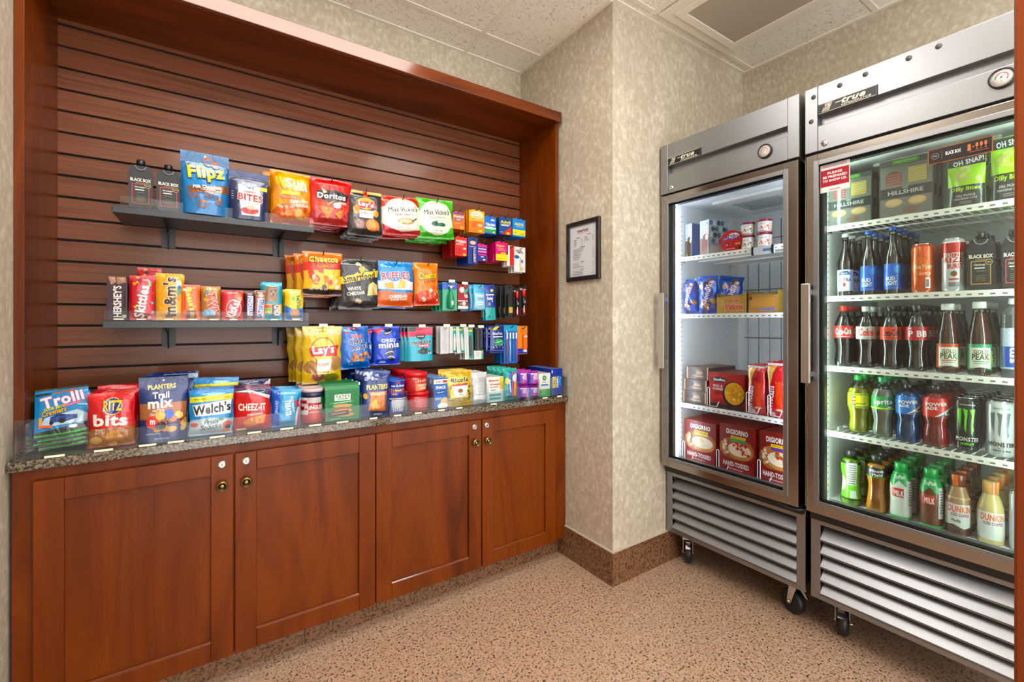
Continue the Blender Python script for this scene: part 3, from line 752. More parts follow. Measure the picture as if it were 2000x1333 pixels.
hang(bag(.038, 'ee6a14', [R(0, .43, 1, .16, 'f07818'), P([(-.5, .24), (.5, .32), (.5, -.5), (-.5, -.5)], 'd82412'), P([(-.5, .05), (.5, .12), (.5, -.36), (-.5, -.4)], 'f2b41c'), BL(16, .05, -.05, .8, .3, ['f4c22a', 'e23a14', 'f6d24a', 'd62c12', 'f2e4d8'], 7, .2), BL(9, .1, -.2, .8, .25, ['f4f0ea', '3a2420', 'ee7a1a'], 8, .15),
    T('Cheetos', 0, .32, .74, .13, 'fbd838', .07, 2, '1a1412'), T('FLAMIN HOT', .08, .17, .5, .07, 'f8a020', .05, 5, 'a01810'), R(0, -.43, 1, .14, '201a1c'), T('NET WT 8.5 OZ', -.12, -.36, .44, .04, W_, .02)], 5, sealcol='f07c1a'),
    'snack_bag', 'orange red and yellow bag of hot cheese puffs', 'snack bag', (590, 668), (493, 578), Y2, 4, .048, FOIL, dx=-.012)
hang(bag(.038, '26262a', [BL(9, 0, .28, .9, .3, ['c9b89a', 'b8a684'], 12, .12), E(.06, .26, .12, .12, 'f0b02a'), E(.14, .22, .14, .06, '2c8a3a', 30), P([(-.5, -.02), (.5, .14), (.5, .28), (-.5, .12)], 'f7c92c'), T('Smartfood', .0, .13, .8, .14, '1b1a1c', .035, 9),
    T('WHITE', -.14, -.10, .34, .07, 'e8e4da', .03, 5), T('CHEDDAR', -.10, -.19, .44, .07, 'e8e4da', .03, 5), P([(.17, -.24), (.46, -.22), (.44, -.02), (.34, .04), (.22, -.02)], 'd4c384'), P([(.24, -.235), (.40, -.225), (.33, -.05)], 'b8a464'), LN(-.1, -.30, .24, 3, .025, '8a8a86', .008), BL(3, 0, -.36, .8, .1, ['c9b89a'], 3, .1)], 6),
    'snack_bag', 'black bag of white cheddar popcorn with yellow band', 'snack bag', (661, 741), (506, 604), Y2, 4, .048, FOIL, tilt=-2)
hang(bag(.038, '1f7fd0', [E(0, .3, .9, .4, '2a8edc'), R(0, -.03, 1, .18, 'dfe6ee'), E(-.25, -.02, .4, .2, 'f4f6f8'), E(.2, .0, .5, .2, 'eef2f6'), P([(-.5, -.5), (.5, -.5), (.5, -.17), (.1, -.20), (-.2, -.15), (-.5, -.17)], 'e8601c'), T('RUFFLES', -.02, .18, .76, .16, 'd8202c', .05, 4, W_),
    P([(-.34, .0), (-.1, .06), (-.06, -.10), (-.28, -.12)], 'e0a040'), P([(.0, -.10), (.24, -.08), (.28, .06), (.10, .10)], 'eab458'), R(.12, .0, .02, .15, 'f4d088', -20), T('CHEDDAR', .05, -.27, .5, .065, W_, .03, 4), T('& SOUR CREAM', .06, -.34, .44, .04, W_, .02, 4)], 7, sealcol='2c86cc'),
    'chip_bag', 'blue white and orange bag of ridged cheddar chips', 'chip bag', (735, 807), (511, 600), Y2, 4, .048, FOIL)
hang(bag(.038, 'f0820f', [E(0, -.42, 1.2, .55, 'd42812'), BL(22, .05, -.22, .75, .34, ['e8501c', 'f07a20', 'f0e8e0', 'd83a1a'], 5, .13), T('Cheetos', .0, .20, .76, .17, 'fbd03a', .07, 6, '1a1412'), T('CRUNCHY', .1, .06, .5, .05, '7a3010', .02, 6)], 8),
    'snack_bag', 'small orange bag of crunchy cheese puffs', 'snack bag', (809, 858), (514, 597), Y2, 2, .05, FOIL, tilt=-2)
Y3 = 1.955
hang(bag(.040, 'e2bb1e', [R(0, .42, 1, .16, 'dcc27a'), R(0, .38, .14, .26, 'cfd02a'), E(.32, -.15, .36, .26, 'b88a50'), E(-.30, -.2, .36, .22, 'a87848'), E(-.12, -.36, .3, .2, 'a05a52'), E(-.1, -.35, .08, .05, 'd8b0a0'), E(.22, -.4, .4, .16, '8a8a2a'), E(0, .09, .62, .44, 'c9272a'), E(0, .09, .58, .41, 'f2cf5a'),
    P([(-.34, .13), (.42, .17), (.36, -.02), (-.3, -.02)], 'cf2026'), T("Lay's", .02, .08, .56, .2, W_, .06, 3), R(.02, -.20, .36, .26, 'f4ecdc'), T('CLASSIC', .02, -.16, .28, .05, 'b8202a', .03), R(.02, -.30, .36, .04, 'd8c838'), T('REAL POTATOES', .02, -.30, .26, .02, '2c6a2c', .01)], 9, sealcol='e0c988', wr=1.2),
    'chip_bag', 'yellow bag of classic potato chips', 'chip bag', (590, 667), (638, 749), Y3, 4, .05, FOIL, clip=True, dx=-.008)
hang(bag(.032, '1768c8', [R(-.05, .46, .4, .05, 'b03040'), P([(-.36, .38), (-.24, .38), (-.30, .30)], 'e02430'), T('Mini', .05, .27, .34, .09, 'e8382c', .05, 4, W_), T('Chips', .04, .14, .56, .15, '14306a', .06, 6, W_), T('Ahoy!', .14, -.0, .60, .16, '14306a', .06, 8, W_), BL(14, .15, -.22, .7, .16, ['c87a34', 'a85a20', 'd89048'], 5, .16), BL(14, .15, -.22, .6, .12, ['4a2410'], 6, .04), T('3 OZ', -.2, -.38, .16, .04, 'a8d8e8', .02)], 10),
    'cookie_bag', 'blue bag of mini chocolate chip cookies', 'cookie bag', (665, 722), (638, 720), Y3, 3, .036, FOIL, clip=True, tilt=-2)
hang(bag(.032, '0f44d0', [P([(-.5, .42), (-.1, .46), (-.42, .28)], 'e03040'), E(.0, .34, .34, .12, '15161c', 25), E(.02, .36, .3, .07, 'e8eaf0', 25), E(.03, .39, .3, .09, '15161c', 25), T('OREO', .04, .14, .56, .09, W_, .06, 2), T('minis', .05, .02, .80, .15, W_, .07, 2, '0a2a90'), E(.1, -.12, .3, .09, '15161c'), E(.04, -.20, .32, .10, 'e8eaf0', 15), E(.04, -.22, .32, .10, '15161c', 15), E(.12, -.32, .26, .10, 'e8eaf0', -10), E(.12, -.34, .26, .10, '15161c', -10), R(-.2, -.40, .2, .02, W_), R(-.2, -.43, .26, .015, W_)], 11),
    'cookie_bag', 'bright blue bag of mini sandwich cookies', 'cookie bag', (730, 781), (638, 713), Y3, 3, .036, FOIL, clip=True, dx=-.006)
hang(lambda g, w, h: pouch(g, w, h, .03, '1fb0cc', [R(0, .33, 1, .34, 'ea3458'), P([(-.5, .2), (.5, .26), (.5, .12), (-.5, .02)], '1fb0cc'), R(-.32, .44, .3, .14, '20242c'), P([(-.2, .28), (.2, .28), (.18, .18), (0, .12), (-.18, .18)], '2c2830'), T('FEASTABLES', 0, .22, .26, .03, W_, .02), T('MRBEAST', .02, .04, .84, .11, '16181e', .06, 4, W_), R(.1, -.05, .5, .09, 'e0305a'), T('KARATE', .1, -.05, .4, .05, W_, .03), E(.1, -.22, .5, .16, '303842'), BL(5, .1, -.2, .4, .14, ['1a2430', '4a5a66'], 3, .14), T('12', .34, -.27, .12, .06, W_, .05)], 3),
    'snack_pouch', 'pink and turquoise flat snack pouch', 'snack pouch', (796, 845), (639, 705), Y3, 3, .028, FILM, clip=True, dx=-.006)

# medicine boxes
def mbox(base, art, side, d=.02, top=None):
    return lambda g, w, h: (boxp(g, w, h, d, base, art, side, top), g.box(-w*.28, w*.28, d*.4, d*.4+.0006, h, h+.007, base))[0]
def med(desc, px, py, base, art, side, n, Y=2.0, dy=.0225, **k):
    return hang(mbox(base, art, side), 'medicine_box', desc, 'medicine box', px, py, Y, n, dy, PAPER, jit=.4, group=desc if n > 1 else None, hz=-.003, **k)
med('orange daytime cold medicine box', (884, 907), (416, 448), 'f2671c', [R(0, .46, 1, .1, '2c50c8'), T('DayQuil', 0, .26, .84, .15, W_, .05, 0, 'c83a10'), R(0, .08, .6, .11, '2450b0'), T('COLD', 0, .08, .4, .06, W_, .03), LN(-.1, -.12, .6, 2, .06, 'f8a868', .02), E(.26, -.38, .26, .12, 'f0d020')], 'd8441a', 5)
med('yellow orange cold relief box', (916, 946), (412, 455), 'f4b23a', [E(0, .30, .8, .36, 'fbe9c8'), T('Emergen', 0, .34, .5, .07, 'e0a030', .03), R(0, .23, .55, .03, 'c87a50'), R(0, .16, .5, .03, 'c87a50'), R(0, -.25, 1, .5, 'f08040'), T('ORANGE', .0, .0, .6, .06, 'e04a18', .03), P([(-.3, -.1), (-.05, -.05), (-.1, -.28), (-.35, -.25)], 'e05a18'), E(.2, -.15, .3, .12, 'f2c8a0'), E(.22, -.4, .26, .1, 'f2da30')], 'e88a3a', 6)
med('blue and green allergy tablet box', (946, 969), (424, 457), '1f6fd0', [R(0, -.30, 1, .26, '3a9a58'), E(0, -.16, 1.1, .14, 'bfe0ec'), E(.2, .32, .34, .1, W_), T('Claritin', 0, .06, .8, .15, W_, .05), R(-.05, -.04, .6, .03, 'a8d0f0'), E(.28, -.4, .22, .1, 'f0da30')], '1450a0', 5)
med('dark blue pain relief box with yellow lettering', (975, 999), (426, 459), '124a8a', [T('Advil', 0, .25, .8, .17, 'fbe136', .05), R(0, .10, .7, .03, W_), R(-.05, .04, .6, .03, W_), P([(-.3, -.5), (.5, .05), (.5, -.5)], 'd83020'), E(.2, -.40, .3, .12, 'f0da30'), T('Ibuprofen', -.3, -.36, .2, .05, W_, .02)], '0e3e78', 6)
med('light blue pain relief box with yellow base', (1001, 1026), (429, 463), '1688dc', [T('ALEVE', 0, .22, .7, .14, 'fbe436', .06), R(.05, .08, .6, .03, 'a8d8f8'), R(0, -.26, 1, .32, 'f2dc28'), T('24', -.32, -.28, .14, .1, '2a5a9a', .03), R(.22, -.34, .3, .03, '6a8a3a')], '0f6ac0', 5)
med('red and white painkiller tablet box', (889, 912), (464, 500), 'e02a22', [T('TYLENOL', 0, .28, .86, .12, W_, .05), R(-.1, .16, .6, .03, 'f8c0b8'), R(-.1, .10, .6, .03, 'f8c0b8'), E(.28, -.1, .26, .1, 'f4e8e4'), R(-.2, -.25, .5, .3, 'b81c18'), E(.26, -.42, .26, .1, 'f0da30')], 'b81a18', 7)
def tumscard(g, w, h):
    boxp(g, w, h, .004, '243c86', [E(0, .30, .6, .16, 'e8a048'), T('TUMS', 0, .30, .48, .09, W_, .06, 0, '2040a0'), R(.0, .15, .7, .02, 'b8c8e8')], '1a2c66')
    q = G().lathe([(.006, .02*h), (.0075, .06*h), (.0075, .52*h), (.006, .56*h)], 'c9b8c8', c=(.1*w, -.008, h*.03)); apply(q, lambda u, v, o: (.1*w + (.0078+o)*math.sin(u/.0075), -.008-(.0078+o)*math.cos(u/.0075), h*.32+v), [R(0, .3, 1, .3, '6a88c8'), T('TUMS', 0, 0, 1.6, .5, '3050a0', .04, 90)], .014, h*.5, .003)
    return [('tablet_roll', q, PAPER)]
hang(tumscard, 'blister_pack', 'dark blue card with antacid tablet roll', 'blister pack', (914, 933), (464, 516), 2.0, 6, .024, PAPER, jit=.3)
med('pink and blue tablet box', (932, 951), (478, 510), 'e8408a', [R(0, -.25, 1, .5, '2030a0'), R(0, .24, .9, .2, '3040a8'), T('Imodium', 0, .24, .76, .10, W_, .04), R(0, .06, .8, .06, 'f8a0c8'), R(0, -.12, .8, .09, 'd83070'), R(0, -.25, .3, .04, W_), E(.2, -.42, .3, .1, 'f0da30')], '28309a', 3, hk=True)
med('hot pink stomach relief box with yellow base', (968, 992), (474, 510), 'e82a7c', [T('Pepto', -.1, .30, .6, .14, 'fbe02a', .06), R(-.1, .17, .5, .03, 'f8c040'), R(0, .08, .6, .03, 'f8b0c8'), R(0, -.32, 1, .36, 'f5d820'), E(.1, -.1, .4, .14, 'f5d820'), T('5', .1, -.1, .1, .07, '202020', .03), R(-.2, -.38, .3, .03, 'b09018')], 'd82270', 6)
hang(lambda g, w, h: boxp(g, w, h, .006, 'e8e6e2', [R(.2, 0, .6, 1, 'd8141c')], 'f0eeea'), 'blister_pack', 'red and white hanging card', 'hanging card', (990, 1004), (480, 520), 2.0, 3, .02, PAPER)
def balm(g, w, h):
    boxp(g, w, h, .003, 'e6e4e0', [T('aloe', -.1, .36, .5, .08, '2a2a2c', .04), T('vera', 0, .28, .5, .07, '2a2a2c', .04), E(-.28, .1, .5, .14, '2c6aa8')], 'd0d0cc')
    q = G().box(.0, .011, -.014, -.001, .10*h, .58*h, 'dfe0de').box(.0, .011, -.0145, -.0141, .36*h, .48*h, '3a7ab8').box(.0, .011, -.0145, -.0141, .12*h, .17*h, 'c8a050')
    return [('tube', q, PAPER)]
hang(balm, 'blister_pack', 'white lip balm card by the side panel', 'blister pack', (1004, 1026), (483, 532), 2.0, 3, .026, PAPER)
# toiletries, third row
Y4 = 1.985
def rinse(g, w, h):
    boxp(g, w, h, .003, '2e9a72', [R(0, .38, 1, .24, '1f4fc0'), T('Scope', .1, .37, .4, .06, W_, .03), R(0, -.12, .9, .72, '3ba585')], '1c6a4c')
    q = G(); s = smoothprof([(.012, .06*h), (.0165, .12*h), (.0165, .42*h), (.009, .62*h), (.005, .68*h), (.005, .78*h)], 4); q.lathe(s, '1a8a5c', c=(0, -.012, 0), n=20); q.lathe([(.006, .78*h), (.006, .86*h)], 'f0f0f0', c=(0, -.012, 0), n=16)
    q.box(-.005, .005, -.0295, -.0290, .2*h, .34*h, 'dff4ea')
    return [('bottle', q, PLAST)]
hang(rinse, 'blister_pack', 'green mouthwash travel bottle on blue topped card', 'blister pack', (864, 893), (552, 607), Y4, 4, .034, FILM, clip=True, dx=-.004)
hang(lambda g, w, h: boxp(g, w, h, .008, 'a01c28', [E(-.1, .28, .5, .24, 'e4e0dc'), P([(.0, .2), (.5, .36), (.5, .24), (.1, .12)], '38b09a'), T('tide', .28, .05, .3, .2, 'f0e8e8', .04, 20), R(0, -.17, 1, .03, 'f0ece8'), R(0, -.44, 1, .12, 'eceae6'), E(.1, -.28, .34, .16, 'd8ded8'), P([(-.4, -.34), (-.1, -.2), (-.12, -.34)], '38b09a')], '7c1820'),
    'medicine_box', 'dark red and white sewing kit card', 'hanging card', (894, 914), (556, 604), Y4, 4, .028, PAPER, clip=True)
def wipes(g, w, h):
    pillow(g, w, h, .014, '2a9bd8', [R(0, .3, 1, .36, '52b4e0'), R(0, -.14, .84, .6, '8fd0e8'), R(.1, .34, .5, .06, '8a8ac8'), T('WIPES', 0, .06, .6, .07, 'f0fafc', .03), R(.05, -.06, .5, .05, 'a888b8'), R(0, -.2, .6, .04, W_), R(0, -.28, .5, .03, W_), E(0, -.42, .8, .08, 'c8dce4')], 4, wr=.5)
hang(wipes, 'wipes_pack', 'sky blue packet of cleansing wipes', 'wipes packet', (924, 948), (556, 606), Y4, 5, .026, FILM, dx=-.003)
def pouch2(g, w, h):
    pillow(g, w, h, .012, '1c3ca0', [R(0, -.32, 1, .36, '14a8a8'), E(.18, .34, .3, .08, 'e8e030'), T('Relief', 0, .12, .56, .09, W_, .04), R(0, .22, .8, .03, W_), E(-.1, -.04, .3, .1, '7a8a90'), E(.2, .04, .16, .06, 'a8c0e8'), R(.0, -.30, .05, .26, '0c6a6c', -25)], 6, wr=.5)
hang(pouch2, 'wipes_pack', 'navy and teal relief patch packet', 'packet', (948, 968), (557, 626), Y4, 3, .024, FILM, tilt=-3)
def blackpk(g, w, h):
    g.box(-w/2, w/2, 0, .002, 0, h, '26282a'); 
    q = G().box(-w*.32, w*.30, -.016, -.0005, h*.06, h*.72, '141414').box(-w*.2, w*.28, -.0168, -.0162, h*.16, h*.34, 'caa84c')
    return [('tray', q, PLAST)]
hang(blackpk, 'blister_pack', 'black razor blister pack with gold label', 'blister pack', (986, 1001), (558, 622), Y4, 4, .03, PAPER, dx=-.012)
def lighter(g, w, h):
    boxp(g, w, h, .002, '1a1a1c', [T('Chap', 0, .40, .8, .07, W_, .04)], '222222')
    q = G().lathe([(.0075, .06*h), (.0075, .28*h)], 'e02c24', c=(0, -.0095, 0), n=16).lathe([(.0074, .28*h), (.0074, .66*h)], '16161a', c=(0, -.0095, 0), n=16).lathe([(.008, .66*h), (.008, .88*h), (.006, .90*h)], 'f02a20', c=(0, -.0095, 0), n=16)
    q.box(-.006, -.001, -.0180, -.0172, .12*h, .36*h, 'e8e8e8').box(.001, .004, -.0182, -.0174, .45*h, .52*h, 'e8e8e8')
    return [('stick', q, PLAST)]
hang(lighter, 'blister_pack', 'black and red lip balm stick card beside the razors', 'blister pack', (1003, 1013), (564, 621), Y4, 2, .028, PAPER)
hang(lighter, 'blister_pack', 'black and red lip balm stick card beside side panel', 'blister pack', (1014, 1028), (560, 618), Y4, 3, .028, PAPER)
# bottom row toiletries
def file_(c2, item):
    def f(g, w, h):
        boxp(g, w, h, .002, 'd8dad8', [R(.24, 0, .52, 1, '1a9c94'), E(.2, .38, .5, .07, 'f2d628'), R(-.28, .0, .03, .8, 'a8aab0')], 'b8babc')
        return [('tool', G().prism([(.02*w, .1*h), (.30*w, .1*h), (.34*w, .5*h), (.24*w, .72*h), (.10*w, .72*h), (.0, .5*h)], -.007, -.0008, 'y', item), PLAST)]
    return f
hang(lambda g, w, h: boxp(g, w, h, .002, 'cfd2d4', [LN(0, .4, .5, 12, .07, 'a0a4a8', .012)], 'b0b4b8'), 'blister_pack', 'grey printed back of a nail file card', 'nail care card', (860, 877), (638, 691), Y3, 4, .022, PAPER, clip=True, dx=.003)
hang(file_(0, 'd0d4d6'), 'blister_pack', 'teal and white nail tweezers card', 'nail care card', (878, 891), (638, 690), Y3, 3, .022, PAPER, clip=True, hk=False)
hang(file_(0, 'c8ccd0'), 'blister_pack', 'teal and white nail clipper card', 'nail care card', (893, 908), (638, 690), Y3, 3, .022, PAPER, clip=True, tilt=-5)
hang(file_(0, '3a3c36'), 'blister_pack', 'teal and white card with dark comb', 'nail care card', (908, 925), (639, 702), Y3, 4, .022, PAPER, clip=True, tilt=-2)
def scis(g, w, h):
    boxp(g, w, h*.28, .002, 'dcdedc', [R(.4, 0, .2, 1, '1a9c94'), E(.3, .3, .3, .2, 'f2d628'), LN(-.1, .2, .5, 3, .16, 'a0a4a8', .04)], 'b8babc')
    return [('scissors', G().prism([(-.3*w, .28*h), (-.1*w, .36*h), (-.12*w, h*.95), (-.32*w, h*.95)], -.006, -.001, 'y', '18181a').prism([(.08*w, .36*h), (.3*w, .28*h), (.3*w, h*.95), (.1*w, h*.95)], -.006, -.001, 'y', '18181a').box(-w*.4, w*.4, -.001, .001, h*.27, h, '2a2c30'), PLAST)]
hang(scis, 'blister_pack', 'black handled scissors on white and teal card', 'nail care card', (926, 944), (640, 702), Y3, 4, .022, PAPER, clip=True)
hang(bag(.012, '16287e', [E(-.1, .42, .5, .1, 'd8d830', 20), T('DenTek', 0, .22, .7, .08, W_, .04), R(.02, .10, .7, .03, W_), E(.1, -.1, .7, .26, '1fa058'), R(.1, -.08, .4, .02, W_, 15), BL(7, 0, -.24, .8, .12, ['c8d0e0', 'e8f0f8'], 4, .08), R(0, -.40, .8, .03, '8090c8')], 21, wr=.5),
    'floss_pack', 'navy packet of dental floss picks', 'dental packet', (957, 985), (637, 690), Y3, 4, .024, FOIL, dx=-.006)
def brush(g, w, h):
    boxp(g, w, h, .002, '1e6cc0', [R(0, .42, 1, .16, '20a0c8'), LN(-.3, .2, .06, 1, .1, W_, .3)], '1450a0')
    q = G()
    for k, c in enumerate(('e8402c', 'f4f4f4', '2a8ae0', 'e04a9a')):
        x = (-.33 + .22*k)*w; q.tube([(x, -.006, .05*h), (x+.001, -.008, .4*h), (x, -.006, .62*h)], .0022, c).box(x-.003, x+.003, -.012, -.004, .64*h, .80*h, 'f2f4f6')
    return [('toothbrush', q, PLAST)]
hang(brush, 'blister_pack', 'blue toothbrush card with four brushes', 'toothbrush pack', (984, 1011), (635, 710), Y3, 5, .02, PAPER, dx=-.003)
def lotion(g, w, h):
    boxp(g, w, h, .002, 'e8861c', [R(0, -.40, 1, .2, '1c3cb0'), LN(0, .4, .5, 3, .06, 'a85a10', .02)], 'c86a10')
    return [('tube', G().prism([(-.02*w, .16*h), (.3*w, .16*h), (.34*w, .7*h), (-.04*w, .7*h)], -.014, -.001, 'y', 'f2721c').box(-.0*w, .3*w, -.013, -.002, .08*h, .16*h, 'e8e8f0').box(0, .3*w, -.0146, -.0142, .6*h, .66*h, 'f4e8d8'), PLAST)]
hang(lotion, 'blister_pack', 'orange sun lotion card beside the side panel', 'blister pack', (1011, 1030), (637, 692), Y3, 3, .026, PAPER)

# ------------------------------------------------------------------ two shelves on brackets
def shelf(label, x0, x1, zt, lip, brx):
    t = thing('wall_shelf', label, 'shelf', ((x0+x1)/2, 2.2, zt)); L = (x1-x0)/2
    G().box(-L, L, -.225, .006, -.024, 0).build('shelf_board', SHELFM, t, .0015)
    for b in brx:
        b -= (x0+x1)/2
        br = G().prism([(-.20, -.0245), (.0065, -.0245), (.0065, -.105), (-.004, -.105), (-.03, -.045)], b-.002, b+.002, 'x').build('bracket', BLKMET, t)
        G().box(b-.022, b+.022, .0035, .0065, -.10, -.025).build('wall_plate', BLKMET, br)
    g = G(); a, b = lip[:2]
    a -= (x0+x1)/2; b -= (x0+x1)/2
    g.box(a, b, -.222, -.2195, .0005, .036)
    if lip[2]: g.box(a, b, -.2195, 0, .0005, .003)
    g.build('acrylic_lip', ACRYL, t, .0008)
    return t
S1 = shelf('upper charcoal wall shelf with drinks cartons and chocolate pretzels', -.271, .353, 1.627, (-.25, .35, 0), (-.135, .248))
S2 = shelf('lower charcoal wall shelf with a row of candy bars in clear trays', -.294, .334, 1.241, (-.29, .333, 1), (-.135, .245))
def stand(fn, name, desc, cat, px, py, Y, zb, n=1, dy=.03, m=FILM, yaw=0, tilt=0, lean=0, where='', group=None, dx=0, ym=None, depth=None, dz=0):
    pc = sum(px)/2; xc = (wx(px[0], Y) + wx(px[1], Y))/2; w = wx(px[1], Y) - wx(px[0], Y); h = wz(pc, py, Y=Y) - zb
    g = G(); r = fn(g, w, h); o = g.build(name, m)
    for p_ in (r or []): p_[1].build(p_[0], p_[2], o)
    for k in range(n):
        q = o if k == 0 else copy_tree(o); j = 1 if k else 0
        q.location = (xc + k*dx + j*rj.uniform(-.002, .002), Y + k*dy, zb + .0008 + k*dz)
        q.rotation_euler = (math.radians(lean), math.radians(tilt + j*rj.uniform(-1, 1)), math.radians(yaw))
        lb = desc + (', ' + ORD[k] + (' one in its row' if k == 0 else ' from front in row') if n > 1 else (' ' + where if where else ''))
        tag(q, lb, cat, group or (desc if n > 1 else None))
    return o
Z1, Z2, YS = 1.627, 1.2445, 2.0
def carton(bord, name):
    def f(g, w, h):
        d = .045; hb = h*.86; x = w/2
        pts = [(-x*.80, 0), (x*.80, 0), (x*.98, .10*h), (x*.98, .74*h), (x*.72, hb), (-x*.72, hb), (-x*.98, .74*h), (-x*.98, .10*h)]
        g.prism(pts, 0, d, 'y', '18181b')
        art = [T('BLACK BOX', 0, .17, .82, .075, 'f2efe8', .02), R(0, .10, .4, .012, 'a8884c'), R(0, -.15, .70, .46, bord), R(0, -.15, .64, .43, '202024'), T(name, -.04, -.0, .40, .05, 'e8e4da', .015, 0, None, .3), R(-.04, -.06, .36, .02, 'e8e4da'), R(0, -.12, .3, .008, '8a8a84'),
               LN(0, -.21, .44, 4, .035, '8c7a50', .008), E(.28, .05, .26, .115, 'b09a60'), E(.28, .05, .21, .09, '202024'), R(.28, .05, .14, .02, 'b09a60')]
        apply(g, lambda u, v, o: (u, -o, v + h*.43), art, w, h*.86)
        q = G().lathe([(.009, hb-.004), (.009, hb+.006), (.0125, hb+.007), (.0125, hb+.019), (.0115, h)], '18181a', c=(0, .022, 0), n=20)
        q2 = G().tube([(-.016, -.001, hb-.0005), (-.010, -.003, hb-.012), (0, -.0035, hb-.016), (.010, -.003, hb-.012), (.016, -.001, hb-.0005)], .0016, '8a8e98')
        return [('cap', q, PLAST), ('spout_collar', q2, PLAST)]
    return f
stand(carton('c8402e', 'Cabernet Sauvignon'), 'wine_carton', 'black boxed red wine carton nearest the end of the upper shelf', 'wine carton', (250, 299), 311, YS, Z1, m=PAPER, yaw=4)
stand(carton('c8402e', 'Cabernet Sauvignon'), 'wine_carton', 'black boxed red wine carton beside the blue pretzel pouch', 'wine carton', (305, 353), 321, YS, Z1, m=PAPER, yaw=4)
pretz = []
for (x, y, s) in ((-.25, -.20, .2), (.08, -.17, .2), (-.05, -.34, .2), (.28, -.28, .17), (.06, .37, .22), (.22, .33, .18)):
    pretz += [E(x, y, s, s*.72, '8a4a28'), E(x-.045, y+.0, s*.28, s*.26, '1f6fb0'), E(x+.045, y+.0, s*.28, s*.26, '1f6fb0'), E(x, y-.035, s*.3, s*.2, '1f6fb0'), E(x, y+.03, s*.1, s*.1, 'c88a5a')]
stand(lambda g, w, h: pouch(g, w, h, .06, '1272b4', [R(0, .40, 1, .2, '0f5f98'), E(0, .445, .06, .045, 'e8e4da'), E(0, .1, .9, .5, '1c84cc'), P([(-.38, -.08), (.5, .02), (.5, -.12), (-.32, -.17)], '7a4a28')] + pretz + [T('Flipz', .03, .16, .78, .27, 'f5d62a', .09, 6, '2a3a5c'), T('Milk Chocolate', .04, -.06, .58, .055, W_, .04, 5), T('Covered Pretzels', .06, -.10, .3, .022, W_, .02, 5)], 5),
    'snack_pouch', 'large blue pouch of milk chocolate covered pretzels on the upper shelf', 'snack pouch', (352, 447), 301, YS-.005, Z1, m=FOIL, yaw=2)
stand(lambda g, w, h: pouch(g, w, h, .05, '182552', [R(0, .43, .98, .10, '22386e'), P([(-.28, .22), (.26, .20), (.28, -.05), (.24, -.42), (-.2, -.42), (-.27, -.05)], 'e4d4cc'), T('POP', .0, .20, .34, .12, '2a58a8', .08, -3, W_), R(.36, .17, .2, .08, 'dcd820'), T('PASTRY', .02, .07, .3, .03, 'b03040', .02), T('BITES', .02, -.05, .62, .15, 'd01e28', .09, -3, W_), E(.02, -.22, .44, .16, 'f2ece4'), E(.0, -.32, .44, .14, 'c02a30'), E(.04, -.25, .28, .10, 'd8b09a'), LN(-.42, .05, .07, 4, .05, 'a8b4cc', .014)], 8),
    'snack_pouch', 'navy pouch of frosted pastry bites on the upper shelf', 'snack pouch', (446, 525), 337, YS-.005, Z1, m=FOIL, yaw=3)
sun = [E(0, .30, .8, .34, 'f4c030'), E(0, -.36, 1.0, .5, 'c85a20'), BL(9, 0, -.36, .8, .2, ['e8a83c', 'd88a2c', 'a84a18', 'e0703a'], 3, .24), T('Sun', .08, .27, .52, .17, W_, .06, 4), T('CHIPS', .18, .16, .36, .055, W_, .04, 4), R(-.05, .08, .44, .07, 'd8d83a'), R(-.1, .0, .4, .05, 'e88a7c'), T('HARVEST', .16, -.07, .46, .055, 'fbeede', .04, 3), T('CHEDDAR', .18, -.14, .44, .055, 'fbeede', .04, 3)]
stand(bag(.06, 'e8901c', sun, 14, wr=1.6), 'chip_bag', 'golden orange multigrain chip bag on the upper shelf', 'chip bag', (527, 609), 337, YS+.01, Z1, m=FOIL, yaw=3, n=2, dy=.065, dx=-.016)
stand(bag(.05, 'd8801c', sun, 15, wr=1.6), 'chip_bag', 'crumpled orange chip bag leaning behind the golden ones', 'chip bag', (514, 590), 342, YS+.13, Z1, m=FOIL, yaw=8)
# middle shelf: bars in clear trays
YB2 = 1.992
def bar(D, base, art, seed, **kw): return lambda g, w, h: pillow(g, w, h, D, base, art, seed, wr=kw.pop('wr', .45) if 'wr' in kw else .45, waist=.01, seal=.05, nu=14, nv=26, **kw)
hersh = [P([(-.45, .5), (-.1, .5), (-.05, .36), (-.3, .30)], 'b08068'), P([(-.05, .5), (.42, .5), (.44, .36), (.0, .32)], 'a87860'), P([(-.4, .46), (-.12, .46), (-.12, .40)], 'c89c84'), P([(.05, .46), (.36, .46), (.3, .38)], 'c49880'), T("HERSHEY'S", .0, -.08, .72, .42, 'e6e2e0', .03, 90), T('MILK CHOCOLATE', .34, -.02, .36, .06, 'a89898', .01, 90), R(.34, -.42, .2, .07, 'c8c4c0')]
stand(lambda g, w, h: boxp(g, w, h, .012, '3a1f28', hersh, '2a161c'), 'candy_bar', 'dark brown milk chocolate bar in the clear tray', 'candy bar', (209, 249), 540, YB2, Z2, 5, .016, PAPER)
skit = [BL(16, .05, .0, .8, .8, ['e85a1c', '3aa84a', '8a3aa8', 'f0c020', '6ac0d8'], 5, .14), T('Skittles', -.02, -.08, .74, .42, W_, .07, 82, 'a01820'), BL(4, -.25, .38, .3, .16, ['6a3aa0', '3a9ad0', 'f0a020'], 5, .2), R(.28, -.44, .14, .07, 'e8e0e0'), E(.3, .3, .1, .08, '7ac84a')]
stand(bar(.02, 'd01c2e', skit, 21), 'candy_bag', 'red fruit candy bag with coloured dots', 'candy bag', (253, 303), 540, YB2, Z2, 4, .024, FOIL)
